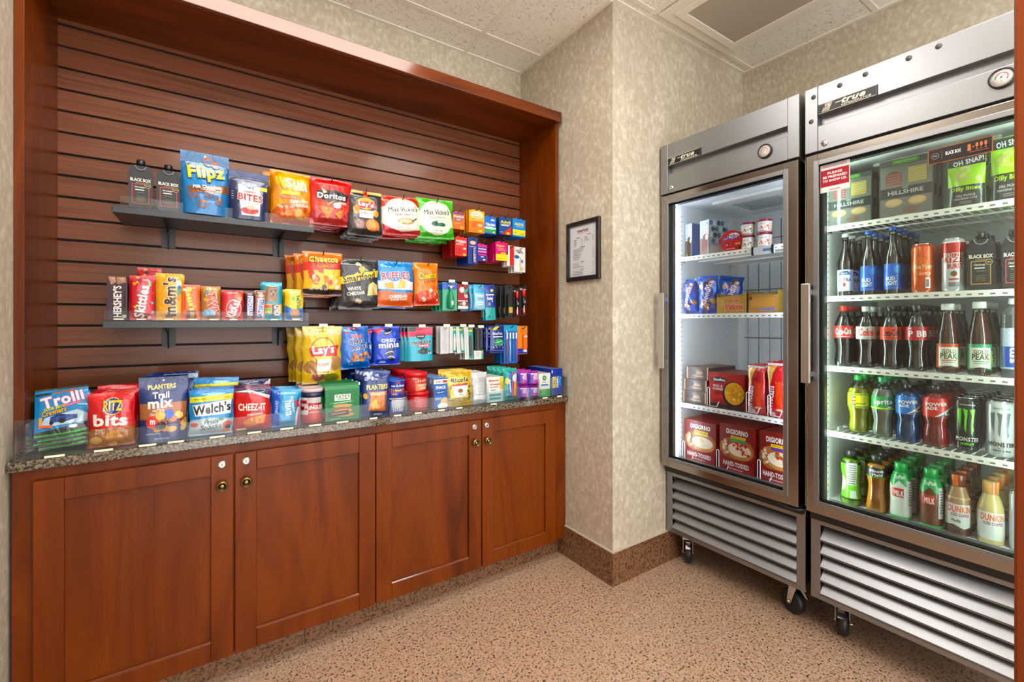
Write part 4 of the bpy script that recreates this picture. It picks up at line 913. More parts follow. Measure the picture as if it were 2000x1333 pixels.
stand(bar(.02, 'd01c2e', skit, 23), 'candy_bag', 'red fruit candy bag standing raised behind the others', 'candy bag', (268, 316), 524, YB2+.13, Z2, m=FOIL, where='on the middle shelf')
stand(bar(.022, 'f0a81c', [T('m&m\'s', .02, -.0, .84, .48, '3a1c14', .09, 90, 'f6ecd8'), E(.36, .28, .2, .16, 'f8f0e0'), E(.34, .1, .22, .1, '3aa86a'), E(.38, .2, .14, .1, '2a7ac0'), R(.0, -.41, .28, .06, '7a5a28'), BL(5, .3, -.05, .2, .4, ['d8904a', 'c8782a'], 3, .12)], 22), 'candy_bag', 'yellow peanut chocolate candy bag', 'candy bag', (304, 357), 535, YB2, Z2, 4, .024, FOIL)
stand(bar(.016, 'f0641c', [T("Reese's", .02, .08, .62, .36, 'f6dc2e', .06, -80, '7a3012'), R(-.28, .35, .2, .08, 'e8e0d8'), R(-.26, .02, .05, .4, 'b84a14'), R(.05, -.34, .5, .22, '5a3424'), R(.1, -.36, .22, .16, 'c88a3c')], 24), 'candy_bar', 'orange peanut butter cup bar', 'candy bar', (352, 391), 557, YB2, Z2, 5, .018, FOIL)
stand(bar(.016, 'b8783a', [E(0, .35, .8, .24, 'c89048'), T('TWIX', .12, -.05, .72, .5, 'd8202c', .08, -80, 'f4f0ec'), R(-.2, .32, .16, .1, '3a8ab8'), E(-.1, -.3, .7, .24, '88b4d0'), E(.1, -.42, .7, .1, 'a05a24'), E(-.25, .1, .3, .1, 'e0a860')], 25), 'candy_bar', 'gold caramel cookie bar with red lettering', 'candy bar', (393, 430), 560, YB2, Z2, 5, .018, FOIL)
stand(bar(.016, 'd4141c', [R(0, .47, 1, .05, '9a1a1e'), E(.06, -.12, .72, .62, 'f4e8e4'), E(.06, -.12, .68, .58, 'd4141c'), T('KitKat', .04, -.12, .62, .42, W_, .09, 72), E(.28, .28, .36, .22, 'b07850'), E(.34, .22, .22, .14, 'd8b088')], 26), 'candy_bar', 'red wafer bar with white round logo', 'candy bar', (433, 475), 568, YB2, Z2, 5, .018, FOIL)
stand(bar(.015, '5a2c20', [R(.05, .0, .66, .72, '2a48b8'), R(.05, .0, .56, .68, 'f0eeea'), T('SNICKERS', .05, .0, .64, .42, '2440b0', .08, -86), E(.0, -.42, .6, .1, 'b88a6a')], 27), 'candy_bar', 'brown peanut bar with blue lettering beside the red wafer bars', 'candy bar', (478, 497), 570, YB2, Z2, 5, .018, FOIL)
stand(bar(.015, 'b08878', [R(0, .42, .8, .12, '6a3826'), R(.05, -.12, .66, .7, 'd8d8e4'), T('SATISFIES', .05, -.12, .64, .42, '2a48b8', .08, 84), E(.1, .32, .5, .1, 'e0c0a8')], 28), 'candy_bar', 'tan peanut bar with blue and white vertical lettering', 'candy bar', (498, 518), 568, YB2, Z2, 5, .018, FOIL)
stand(bar(.02, '2a9cb4', [R(0, .46, 1, .1, '34b4d0'), R(-.05, .18, .6, .4, '8c6a4c'), BL(9, .0, .16, .3, .3, ['5a3a24', 'b08858', '3a2618'], 3, .18), R(0, -.2, 1, .24, 'e0b020'), R(.16, -.24, .36, .3, '3a4048'), T('KIND', .24, -.24, .28, .3, W_, .05, 90), R(-.2, -.14, .3, .08, 'd84a2a'), R(-.2, -.22, .3, .06, '4aa84a')], 29), 'snack_bar', 'turquoise nut bar with clear window', 'snack bar', (511, 551), 552, YB2+.01, Z2, 4, .022, FOIL)
stand(bar(.018, 'f2c81c', [P([(-.5, -.5), (.5, -.5), (.5, -.1), (.0, -.16), (-.5, -.02)], '1c6cc0'), T('belVita', .24, .08, .44, .26, '2a7a3a', .05, -86), E(-.05, .2, .2, .12, '6ab83a'), E(.05, -.27, .5, .28, 'b8783a'), BL(7, .05, -.27, .3, .16, ['7a4a20', 'd8a060'], 4, .09), E(-.15, .38, .2, .08, 'f4f0e0'), R(.12, -.44, .5, .04, W_)], 30), 'snack_bar', 'yellow and blue breakfast biscuit packet', 'snack bar', (556, 592), 566, YB2, Z2, 4, .022, FOIL)
# clear lane dividers and price strips of the shelf tray
def dividers(par, xs, y0, y1, z0, h, ox, oy, oz, fronts):
    for x in xs:
        G().box(x-.0011-ox, x+.0011-ox, y0-oy, y1-oy, z0-oz, z0+h-oz).build('acrylic_divider', ACRYL, par)
    for x in fronts:
        G().box(x-.013-ox, x+.013-ox, y0-.0025-oy, y0-.0005-oy, z0-oz+.001, z0-oz+.0055).build('price_strip', CREAM, par)
c2 = ((-.294+.334)/2, 2.2, 1.241)
dividers(S2, [wx(p, 1.985) for p in (207, 252, 304, 350, 392, 431, 476, 508, 553, 598)], 1.984, 2.19, 1.2445, .075, *c2, [wx(p, 1.985) for p in (232, 276, 330, 377, 418, 456, 536, 578)])

# ------------------------------------------------------------------ goods on the granite counter
ZC = .849; YC = 1.846
# clear trays along the counter
t = thing('acrylic_tray', 'long clear acrylic divider tray along the front of the granite counter', 'tray', (.55, 1.83, ZC))
off3 = Matrix.Translation((-.55, -1.83, -ZC))
G().box(-1.005, 1.010, -.025, -.0225, .0008, .062).box(-.990, .982, -.0225, .30, .0008, .0030).build('front_lip', ACRYL, t, .0006)
cpx = [37, 56, 172, 270, 367, 453, 528, 584, 634, 703, 752, 791, 845, 876, 920, 949, 983, 1007, 1049, 1076, 1102]
for p in cpx:
    x = wx(p, 1.83) - .55
    G().box(x-.0011, x+.0011, -.0220, .28, .0035, .10).build('acrylic_divider', ACRYL, t)
fl = G()
for p in (110, 205, 290, 345, 425, 497, 560, 615, 668, 728, 775, 815, 860, 895, 962, 1062, 1090):
    x = wx(p, 1.815) - .55; G().box(x-.022 if p < 700 else x-.016, x+.020 if p < 700 else x+.014, -.0290, -.0255, .0008, .0065).build('price_strip', CREAM, t)
x = wx(37, 1.83) - .55; G().box(x-.002, x+.05, -.0285, -.0260, .001, .115).build('end_flap', ACRYL, t, .0008)
x = wx(1076, 1.83) - .55; G().box(x+.018, x+.045, .0, .002, .0035, .115).build('end_flap', ACRYL, t, .0008)

ZT = ZC + .0035
worm = [T('Trolli', .02, .24, .80, .24, 'f8eef4', .1, 12, 'd83a7c'), E(-.35, .38, .3, .06, '14303c'), R(.05, .40, .4, .03, 'f07a3a', 8), T('SOUR BRITE', -.12, .07, .42, .06, 'd8e040', .05, 10, '183018'), T('Crawlers', -.14, -.01, .46, .11, 'f0a830', .07, 12, '20180c'),
    R(.2, .11, .34, .035, 'f07a90', 15), R(.4, .08, .2, .03, '9ad0ec', -10), P([(-.3, -.12), (.3, -.02), (.5, -.12), (.5, -.28), (-.42, -.32)], 'b8cfe0'), P([(-.22, -.24), (-.2, -.12), (-.05, -.06), (.1, -.10), (.3, -.12), (.3, -.20), (.1, -.24)], '28468c'), E(.02, -.22, .14, .10, '14161c'), E(-.18, -.24, .08, .08, '14161c'), R(-.02, -.10, .16, .03, '1c2430'),
    R(-.38, -.20, .06, .2, 'f0a030'), R(-.28, -.30, .24, .05, 'f06a4a', -10), P([(-.5, -.5), (.5, -.5), (.5, -.30), (.0, -.36), (-.5, -.40)], '1e2620'), P([(-.5, -.5), (.5, -.5), (.5, -.42), (0, -.46), (-.5, -.45)], '3a9a3c'), E(.22, -.36, .16, .06, 'e8eae4')]
o = stand(bar(.016, '2288c8', worm, 31, sealcol='2a3a2c'), 'candy_bag', 'blue sour gummy worm bag, uppermost of the leaning pile', 'candy bag', (68, 175), 783, 1.872, ZT, m=FOIL)
for k in range(0, 4):
    q = o if k == 0 else copy_tree(o)
    q.location = (o.location.x if k == 0 else o.location.x + (.0, .004, -.006, .002)[k], 1.864 + k*.012, ZT + .045 - k*.0145 + .002); q.rotation_euler = (math.radians(-24), math.radians((-4, -5, -3, -4)[k]), math.radians(2))
    tag(q, 'blue sour gummy worm bag in the leaning pile, ' + ('uppermost', 'second from the top', 'third from the top', 'lowest')[k], 'candy bag', 'sour gummy bags at the end of the counter')
def card(g, w, h): boxp(g, w, h, .004, '262c2a', [R(0, .48, 1, .04, '3a9a3c'), E(.1, .30, .06, .05, 'e8e8e8'), R(0, -.2, 1, .5, '2a7ab0')], '262c2a')
stand(lambda g, w, h: pillow(g, w, h, .02, '2a2e2c', [R(0, .475, 1, .05, '3f9a3c'), E(.05, .34, .05, .04, 'e8eae8'), R(0, -.2, .98, .5, '2288c8')], 33, wr=.4, sealcol='3f9a3c'), 'candy_bag', 'dark topped gummy bag standing behind the leaning pile', 'candy bag', (76, 178), 771, 2.0, ZT, m=FOIL)
ritz = [P([(-.5, .12), (.5, .12), (.5, -.5), (-.5, -.5)], 'a8682c'), R(0, .02, .98, .32, 'd6141c'), BL(16, .02, -.33, .85, .3, ['d8943c', 'c07a2c', 'e8b05c', 'b06a24'], 6, .27), E(.03, .26, .38, .30, '22388c'), E(.03, .26, .41, .32, 'f2c430'), E(.03, .26, .38, .29, '22388c'), T('RITZ', .03, .27, .40, .19, 'f8d038', .06, -2, '22388c'), T('bits', -.02, .01, .72, .22, 'f8f2ea', .13, -3), T('PEANUT', -.24, -.16, .22, .04, 'f0e0c8', .02), T('BUTTER', -.24, -.21, .22, .04, 'f0e0c8', .02)]
stand(bar(.035, 'd6141c', ritz, 34, wr=1.3), 'snack_bag', 'red bag of small cracker sandwiches', 'snack bag', (172, 264), 768, YC, ZT, 3, .045, FOIL, yaw=3)
stand(bar(.035, 'd6141c', ritz, 36, wr=1.3), 'snack_bag', 'red cracker bag standing raised at the back of its lane', 'snack bag', (192, 272), 752, 2.03, ZT, m=FOIL, yaw=6)
nuts = [R(0, -.02, 1, .24, 'a8683c'), BL(20, .12, -.20, .7, .22, ['a85a3c', 'd8a04c', '8a4028', 'c87848', 'e8c070'], 5, .2), E(-.22, -.18, .26, .19, 'e0342a'), T('m', -.22, -.18, .10, .07, W_, .05), E(.12, -.07, .2, .14, '2a58c0'), E(-.06, -.09, .2, .13, 'f0b02a'), E(-.05, -.24, .22, .12, '2a1c20')]
plt = [T('PLANTERS', -.03, .35, .58, .075, 'f5dc7c', .06, 2), T('Trail', -.05, .22, .34, .10, 'f4f4f6', .07, 2), T('mix', -.06, .10, .52, .15, 'f4f4f6', .11, 2), T('NUTS &', -.10, -.01, .24, .04, 'f0e4d4', .04, 2), T('CHOCOLATE', -.10, -.065, .36, .04, 'f0e4d4', .04, 2), *nuts[1:], R(-.2, -.36, .3, .02, '8090b8'), T('NET WT 6 OZ', -.03, -.44, .3, .025, 'c0c8e0', .02)]
stand(lambda g, w, h: pouch(g, w, h, .05, '1a2f6c', [R(0, .46, 1, .05, '16285c'), E(0, .445, .05, .03, 'b8c4e0'), nuts[0]] + plt, 7), 'snack_pouch', 'dark blue pouch of trail mix', 'snack pouch', (271, 366), 737, YC, ZT, 2, .06, FOIL, yaw=2)
stand(lambda g, w, h: pouch(g, w, h, .04, '1a2f6c', [R(.15, .42, .7, .08, 'b8c4dc')], 8), 'snack_pouch', 'dark blue pouch standing raised behind the trail mix pouches', 'snack pouch', (289, 388), 727, 2.02, ZT, m=FOIL, yaw=-2)
wel = [R(0, .32, 1.0, .12, 'e8dc2c', 3), T('Whole Fruit is our 1st Ingredient', .0, .32, .8, .045, '4a5a2a', .01, 3), P([(-.42, .18), (.46, .28), (.44, -.04), (-.36, -.06)], 'eef0f2'), T("Welch's", .02, .10, .84, .22, '14141a', .05, 6, None, .1), R(.0, -.09, .5, .05, '2a98d8', 3), P([(-.5, -.5), (.5, -.5), (.5, -.16), (0, -.10), (-.5, -.14)], 'b8c6cc'), T('Fruit', .0, -.19, .34, .09, '2a3a4a', .02, 4, None, .2), T('Snacks', .0, -.30, .48, .10, '2a3a4a', .02, 4, None, .2), E(.36, -.28, .22, .15, 'd0342a'), E(.38, -.34, .13, .11, '2c2440'), E(.34, -.42, .2, .1, 'e08a5a'), E(-.38, -.24, .18, .1, 'c04a3a'), E(.22, -.16, .14, .06, '5aa84a')]
stand(bar(.03, '1f8fd4', wel, 37, wr=.8, sealcol='1878c4'), 'snack_bag', 'blue and white bag of fruit snacks', 'snack bag', (368, 455), 762, YC, ZT, 3, .04, FOIL, yaw=-3, tilt=1)
stand(bar(.03, '1f8fd4', wel, 38, wr=.8, sealcol='1878c4'), 'snack_bag', 'blue fruit snack bag standing raised behind the others', 'snack bag', (374, 463), 738, 2.0, ZT, m=FOIL, yaw=-2, tilt=2)
chz = [P([(-.5, .42), (.5, .30), (.5, .5), (-.5, .5)], '2a2c58'), P([(-.5, .42), (-.1, .40), (.5, .22), (.5, .30), (-.1, .46)], 'e8e4ea'), P([(-.5, .33), (.0, .34), (.5, .16), (.5, .22), (0, .40)], 'd42a30'), T('CHEEZ-IT', .0, .06, .74, .17, 'faf4ea', .08, -2, 'b01018'), T('ORIGINAL', .08, -.11, .44, .05, 'f4ece0', .05, 4), P([(-.25, -.28), (.0, -.16), (.2, -.20), (.12, -.40), (-.18, -.42)], 'e8883c'), P([(.05, -.18), (.38, -.12), (.3, -.34), (.1, -.34)], 'f09a48'), E(.0, -.28, .03, .03, '8a4010'), E(.2, -.24, .03, .03, '8a4010'), R(-.3, -.46, .26, .04, 'f0e0a0')]
stand(bar(.035, 'd81c1c', chz, 39, wr=1.3, sealcol='8a2a48'), 'cracker_bag', 'red bag of cheese crackers with striped top', 'snack bag', (456, 528), 758, YC, ZT, 3, .045, FOIL, yaw=-3)
stand(bar(.03, '2c3468', [P([(-.5, .1), (.1, .3), (.5, .5), (.5, .2), (-.5, -.1)], 'e8e4ea'), P([(-.5, .0), (.1, .2), (.5, .38), (.5, .28), (-.5, -.06)], 'd42a30')], 40, wr=1.6), 'cracker_bag', 'striped cracker bag standing raised at the back of its lane', 'snack bag', (462, 530), 742, 2.03, ZT, m=FOIL, yaw=8)
rkt = [R(-.38, 0, .26, 1, '1450c8'), T('Original', -.36, .05, .34, .16, 'a8c8f0', .03, -90), T('RICE KRISPIES', .2, .10, .44, .09, 'dff2fa', .04, -82), T('TREATS', .04, .02, .42, .2, W_, .08, -84), P([(.3, -.5), (.42, -.5), (.5, .1), (.5, .36), (.34, -.1)], 'e8e8ec'), P([(.36, -.5), (.42, -.5), (.5, 0), (.5, .2), (.42, -.1)], 'd42a34'), R(.36, .12, .12, .2, 'd0405a', 10)]
stand(bar(.03, '1a94cc', rkt, 41, wr=1.0), 'snack_bar', 'blue crispy rice treat packet', 'snack bar', (530, 586), 762, YC, ZT, 4, .036, FOIL, yaw=-2, tilt=2)
def canister(g, w, h):
    r = w/2; g.lathe([(r*.97, 0), (r, .003), (r, h*.90)], 'c81420', n=28)
    g.lathe([(r, h*.72), (r+.0004, h*.72), (r+.0004, h*.905)], '20284c', n=28)
    sf = cyl_surf(lambda z: r, 0, h)
    apply(g, sf, [R(-.5, 0, .5, .5, 'e8e4e0'), R(-.5, .12, .5, .1, 'c02030'), R(-.5, -.06, .5, .1, 'c02030'), R(.55, 0, .5, .5, '2a8a4a'), T('PRINGLES', .0, -.04, .84, .12, W_, .08, 0, '8a0c14'), T('ORIGINAL', 0, -.18, .5, .05, 'f8c8c0', .02), LN(0, -.28, .5, 3, .05, 'e07070', .012), R(.6, -.3, .3, .2, 'e8e8e8'), R(0, .17, .62, .16, 'c8c0c0')], w, h, .008, cl=False)
    return [('lid', G().lathe([(r+.0016, h*.90), (r+.0016, h*.985), (r-.001, h), (r*.8, h), (r*.78, h*.99), (0, h*.99)], 'e8ccd0', n=28), PLAST)]
def rcan(fn, desc, px, pyt, Y, zb, n=1, dy=.08, dx=0, name='snack_can', cat='snack can', m=LABEL, where='', yaw=0):
    pc = sum(px)/2; u = (pc-1000)/878; t_ = Y/ray(pc)[1]; w_ = (px[1]-px[0])/878*t_/math.sqrt(1+u*u); h_ = wz(pc, pyt, Y=Y) - zb
    g = G(); r = fn(g, w_, h_); o = g.build(name, m)
    for p_ in (r or []): p_[1].build(p_[0], p_[2], o)
    for k in range(n):
        q = o if k == 0 else copy_tree(o)
        q.location = (wx(pc, Y) + dx*k, Y + k*dy, zb + .0006); q.rotation_euler = (0, 0, math.radians(yaw + (0 if k == 0 else rj.uniform(-20, 20))))
        tag(q, desc + (', ' + ORD[k] + (' one in its row' if k == 0 else ' from front in row') if n > 1 else (' ' + where if where else '')), cat, desc if n > 1 else None)
    return o
rcan(canister, 'small red potato crisp canister with pale lid', (587, 632), 758, YC+.036, ZT, 3, .080, .004)
tate = [R(0, .0, .9, .92, '2c9a5c'), R(0, .0, .87, .89, '11783c'), R(0, .24, .46, .20, 'eef2ea'), T("TATE'S", 0, .27, .42, .10, '2a5a3a', .02), R(0, .19, .3, .03, '6a9a7a'), P([(-.38, .10), (.3, .14), (.34, .06), (-.34, .02)], '2a9a58'), R(0, .08, .5, .02, 'd8ecd8', 4), E(.0, -.03, .56, .11, 'd8a86c'), E(-.02, -.12, .52, .10, '8a5a34'), E(.02, -.19, .52, .10, 'd8a460'), E(.0, -.27, .56, .10, '9a6434'), E(.05, -.33, .6, .10, 'cf9856'), R(-.12, -.27, .6, .16, '4a281c', 4), T('CHOCOLATE CHIP', -.12, -.26, .4, .04, 'e0c8a0', .02, 4), T('NET WT 2.5 OZ', -.2, -.44, .3, .02, W_, .01)]
def foldbag(g, w, h):
    boxp(g, w, h*.84, .035, '11783c', tate, '0d6430')
    g.prism([(-.0, h*.84), (.035, h*.84), (.020, h*.97), (.016, h*.97)], -w/2, w/2, 'x', '148044')
    g.box(-w/2-.002, w/2+.002, .012, .024, h*.94, h, '0f7038').box(w/2-.001, w/2+.004, .010, .013, h*.92, h, 'eef0ee')
stand(foldbag, 'cookie_bag', 'green folded top bag of chocolate chip cookies', 'cookie bag', (635, 702), 750, YC-.012, ZT, 3, .045, PAPER, yaw=-2)
stand(foldbag, 'cookie_bag', 'green cookie bag standing raised at the back of its lane', 'cookie bag', (616, 676), 742, 2.02, ZT, m=PAPER, yaw=-4)
pnt = [T('PLANTERS', .04, .15, .74, .11, 'f8e070', .07, 4), BL(14, 0, .4, .9, .2, ['dfe6f0', '2a4ab0', 'a8b8d8'], 4, .14), P([(-.26, .04), (.38, .06), (.3, -.06), (.36, -.38), (-.26, -.36), (-.2, -.06)], 'e07a20'), T('PEANUTS', .06, .0, .48, .06, 'fbe8c8', .03, 3), BL(7, .03, -.2, .3, .2, ['f0a030', 'd8641a', 'f4b850'], 4, .22), E(-.38, -.05, .16, .12, 'd8a030'), R(.1, -.45, .3, .03, 'c8d0e0')]
stand(bar(.035, '1c3478', pnt, 42, wr=1.5), 'nut_bag', 'navy and orange bag of salted peanuts', 'nut bag', (703, 757), 725, YC, ZT, 3, .045, FOIL, yaw=-2, tilt=3)
stand(bar(.035, '1f3c8c', [BL(10, 0, .3, .9, .3, ['dfe6f0', '2a4ab0'], 4, .14), P([(-.2, .0), (.3, .1), (.3, -.1), (-.2, -.2)], 'e8e4f0')], 43, wr=1.8), 'nut_bag', 'blue nut bag leaning above the green cookie bags', 'nut bag', (664, 716), 716, 2.06, ZT, m=FOIL, yaw=10, tilt=10)
def cup(base, band, art, lidc, taper=.84, lidh=.03):
    def f(g, w, h):
        r = w/2; g.lathe([(r*taper, 0), (r*taper+.001, .002), (r*.97, h*(1-lidh)-.002)], base, n=28)
        rf = lambda z: r*taper + (r*.97-r*taper)*z/h
        apply(g, cyl_surf(rf, 0, h), art, w, h, .008, cl=False)
        return [('lid', G().lathe([(r, h*(1-lidh)-.003), (r, h-.001), (r-.002, h), (r*.9, h), (r*.88, h-.0015), (0, h-.0015)], lidc, n=28), PLAST)]
    return f
mac = [R(0, -.16, 1.4, .68, 'f08a1a'), R(0, .26, 1.5, .42, '1c3ca8'), E(0, .10, .6, .3, '1c3ca8'), T('mac & cheese', 0, .20, .7, .14, W_, .04), E(0, -.02, .36, .2, 'f8d030'), E(0, .04, .36, .16, '1c3ca8'), E(0, .38, .2, .1, 'c02a34'), T('ORIGINAL', -.2, -.28, .3, .08, 'f8e0b0', .02)]
mac2 = [R(.0, 0, .7, .8, 'dfe4ea'), LN(0, .3, .6, 9, .075, 'a8b0bc', .02), R(.1, -.3, .2, .12, 'c8ccd4')]
z1c = ZT + .058
rcan(cup('1c3ca8', 0, mac2, 'c8d0dc'), 'blue macaroni and cheese cup with printed back, lower tier', (753, 793), 776, YC+.03, ZT, 3, .076, 0, 'food_cup', 'cup')
cz = wz(773, 776, Y=YC+.03)
rcan(cup('1c3ca8', 0, mac, '4a78d8', .8), 'blue and orange macaroni and cheese cup, upper tier', (753, 792), 742, YC+.03, cz+.0005, 3, .076, 0, 'food_cup', 'cup')
che = [T('Cheerios', .1, .12, .66, .2, 'fbe9c4', .06, 0, '3a1a14'), R(.2, -.22, .7, .36, 'f07a20'), T('HONEY NUT', .2, -.14, .5, .1, W_, .04), T('CEREAL', .2, -.28, .4, .1, W_, .03)]
che2 = [R(0, -.05, .9, .7, 'c83a44'), LN(0, .2, .7, 6, .09, 'e8a0a4', .03), R(0, .34, 1.4, .04, 'f0d0d0')]
rcan(cup('b81018', 0, che2, 'e01820', .86, .15), 'red cereal cup with printed back, lower tier', (793, 838), 764, YC+.03, ZT, 3, .082, 0, 'food_cup', 'cup')
cz = wz(815, 765, Y=YC+.03)
rcan(cup('b81018', 0, che, 'e81820', .86, .15), 'red cereal cup with orange label, upper tier', (787, 835), 727, YC+.03, cz+.0005, 3, .082, 0, 'food_cup', 'cup')
stand(lambda g, w, h: boxp(g, w, h, .030, '1f6cc0', [R(0, .38, 1, .14, 'f0ece4'), T('Bumble', -.18, .38, .3, .06, 'c8303a', .03), R(.25, .38, .3, .08, 'c8303a'), T('SNACK', -.02, .19, .66, .10, W_, .06), R(-.05, .03, .56, .10, '183c7c', 6), T('TUNA SALAD', -.05, .03, .48, .04, W_, .02, 6), LN(-.2, -.16, .4, 2, .04, 'c8dcf0', .02), E(.24, -.32, .6, .34, 'e8c08a'), E(.1, -.42, .7, .2, 'f2f0ea')], 'a8c0e0', '8ab0e0'), 'snack_box', 'blue and white snack kit box', 'snack box', (847, 876), 739, YC-.005, ZT, 6, .034, PAPER, yaw=-3)
ric = [R(0, .42, .9, .16, 'c8a820'), T('Ricola', .0, .24, .68, .13, '14382c', .06, 2, 'f8f4d8'), R(.02, .10, .6, .06, 'c8402a', 2), P([(-.3, .07), (.34, .08), (.24, -.22), (-.2, -.22)], 'f0efe4'), E(.02, -.06, .2, .12, '9a3c20'), T('HERB', .02, -.17, .2, .03, '4a4a3a', .01), BL(6, -.38, -.05, .1, .5, ['5a8a2c', '3a6a24', 'e8e4c0'], 5, .1), BL(6, .38, -.05, .1, .5, ['5a8a2c', '3a6a24'], 6, .1), E(0, -.30, .8, .10, '8a7a20'), R(0, -.42, .9, .02, 'c89a18')]
stand(bar(.03, 'f0c414', ric, 44, wr=.8, sealcol='d8b020'), 'candy_bag', 'yellow bag of herb cough drops', 'candy bag', (870, 920), 724, YC, ZT, 3, .04, FOIL, yaw=-2)
stand(lambda g, w, h: (pillow(g, w, h, .028, 'b8bcbe', [R(0, .42, .9, .14, 'd0d2d2'), R(0, 0, .6, .36, 'd4d6d8'), LN(0, .14, .4, 5, .06, '8a8e92', .012), R(.02, -.34, .8, .26, 'dfe2e4')], 45, wr=.7)), 'tissue_pack', 'clear and grey pocket tissue packet', 'tissue packet', (919, 950), 728, YC, ZT, 4, .034, FOIL)
stand(lambda g, w, h: (boxp(g, w, h, .024, 'eceae4', [R(.38, .25, .2, .5, 'e8c840'), T('Blistex', -.05, .36, .6, .08, 'c82a34', .04), T('Orajel', .0, .20, .6, .10, 'c8303a', .04), R(-.05, .10, .5, .03, '8a8e94'), R(-.1, -.02, .3, .03, '5a6a70'), R(0, -.30, 1, .4, 'b8d8d4'), R(0, -.22, .7, .10, '5a8a90'), R(0, -.36, .7, .10, '5a8a90')], 'd8d6d0')), 'medicine_box', 'white dental gel box with red lettering', 'medicine box', (950, 983), 737, YC-.004, ZT, 5, .028, PAPER)
stand(lambda g, w, h: pillow(g, w, h, .045, '18a89c', [R(-.10, .0, .24, .8, '2a58b8'), R(.12, .0, .14, .8, 'e8286a'), R(.28, -.04, .18, .7, 'f2dc1c'), E(.26, .2, .44, .26, 'dff0ec'), E(-.3, .12, .24, .2, 'f0d860'), T('kotex', -.10, -.05, .4, .12, W_, .05, -82), BL(5, -.38, -.2, .2, .3, ['2ab8a8', '14988c'], 3, .16)], 46, wr=.5, seal=.02), 'hygiene_pack', 'teal hygiene product pack with blue pink and yellow stripes', 'hygiene pack', (981, 1008), 720, YC+.01, ZT, 4, .05, FILM)
lin_ = [R(-.3, 0, .35, .9, '5a3aa8'), E(.1, .1, .5, .4, 'c8b8e8'), E(.14, .12, .3, .3, 'e8a8d8'), T('always', -.0, .32, .6, .12, W_, .04), R(0, -.42, .9, .1, '3a2a90'), R(.3, -.1, .14, .4, 'f0a0d0', 20)]
pur = lambda g, w, h: pillow(g, w, h, .05, 'c048b0', lin_, 47, wr=.5, seal=.02, waist=.0)
for (a, b, nm) in ((1008, 1028, 'beside the teal pack'), (1028, 1050, 'beside the white box')):
    stand(pur, 'hygiene_pack', 'small purple liner pack, bottom layer ' + nm, 'hygiene pack', (a, b), 754, YC+.012, ZT, 3, .056, FILM)
    zz = wz((a+b)/2, 754, Y=YC+.012) + .001
    stand(pur, 'hygiene_pack', 'small purple liner pack, upper layer ' + nm, 'hygiene pack', (a, b), 725, YC+.012, zz, 3, .056, FILM)
stand(lambda g, w, h: boxp(g, w, h, .03, 'e4e8e2', [E(-.02, .30, .34, .22, '1a8a4a'), T('O', -.02, .30, .14, .10, 'e4e8e2', .05), R(-.02, .12, .36, .03, '6a7a8a'), R(0, -.0, .62, .06, '2a78b0'), R(0, -.34, 1, .32, '2a9a50'), LN(-.1, -.24, .6, 4, .06, 'b8e0c0', .015)], 'c8ccc4'), 'medicine_box', 'white and green cotton product box', 'medicine box', (1052, 1075), 730, YC-.01, ZT, 3, .036, PAPER)
tamp = [R(0, .0, 1, 1, '1434a0'), E(.1, .0, 1.0, .5, '1c50c0'), R(-.22, 0, .3, .42, 'f2da30'), T('TAMPAX', .06, .0, .42, .2, W_, .05, -90), T('Pearl', .3, .04, .3, .16, '5ac8e8', .03, -90), T('36', -.22, .0, .16, .12, '203a8a', .04, -90), R(-.4, .40, .1, .1, 'd8e0f0')]
stand(lambda g, w, h: boxp(g, w, h, .032, '1434a0', tamp, '1434a0', '6a88d8', lart=None), 'hygiene_box', 'royal blue hygiene product box at the end of the counter', 'hygiene box', (1076, 1098), 721, YC-.015, ZT, 6, .035, PAPER, dx=.0)

# ------------------------------------------------------------------ goods inside the coolers (fronts face -x)
def inside(fn, name, desc, cat, px, py, X, zb, n=1, dx=.03, m=PAPER, yaw=0, tilt=0, lean=0, where='', group=None, dz=0):
    pc = sum(px)/2; y0, y1 = wy(px[0], X), wy(px[1], X); w = abs(y0-y1); h = wz(pc, py, X=X) - zb
    g = G(); r = fn(g, w, h); o = g.build(name, m)
    for p_ in (r or []): p_[1].build(p_[0], p_[2], o)
    for k in range(n):
        q = o if k == 0 else copy_tree(o)
        q.location = (X + k*dx, (y0+y1)/2 + (rj.uniform(-.0015, .0015) if k else 0), zb + .0006 + k*dz)
        q.rotation_euler = (math.radians(lean), math.radians(tilt), math.radians(-90 + yaw))
        tag(q, desc + (', ' + ORD[k] + (' one in its row' if k == 0 else ' from front in row') if n > 1 else (' ' + where if where else '')), cat, group or (desc if n > 1 else None))
    return o
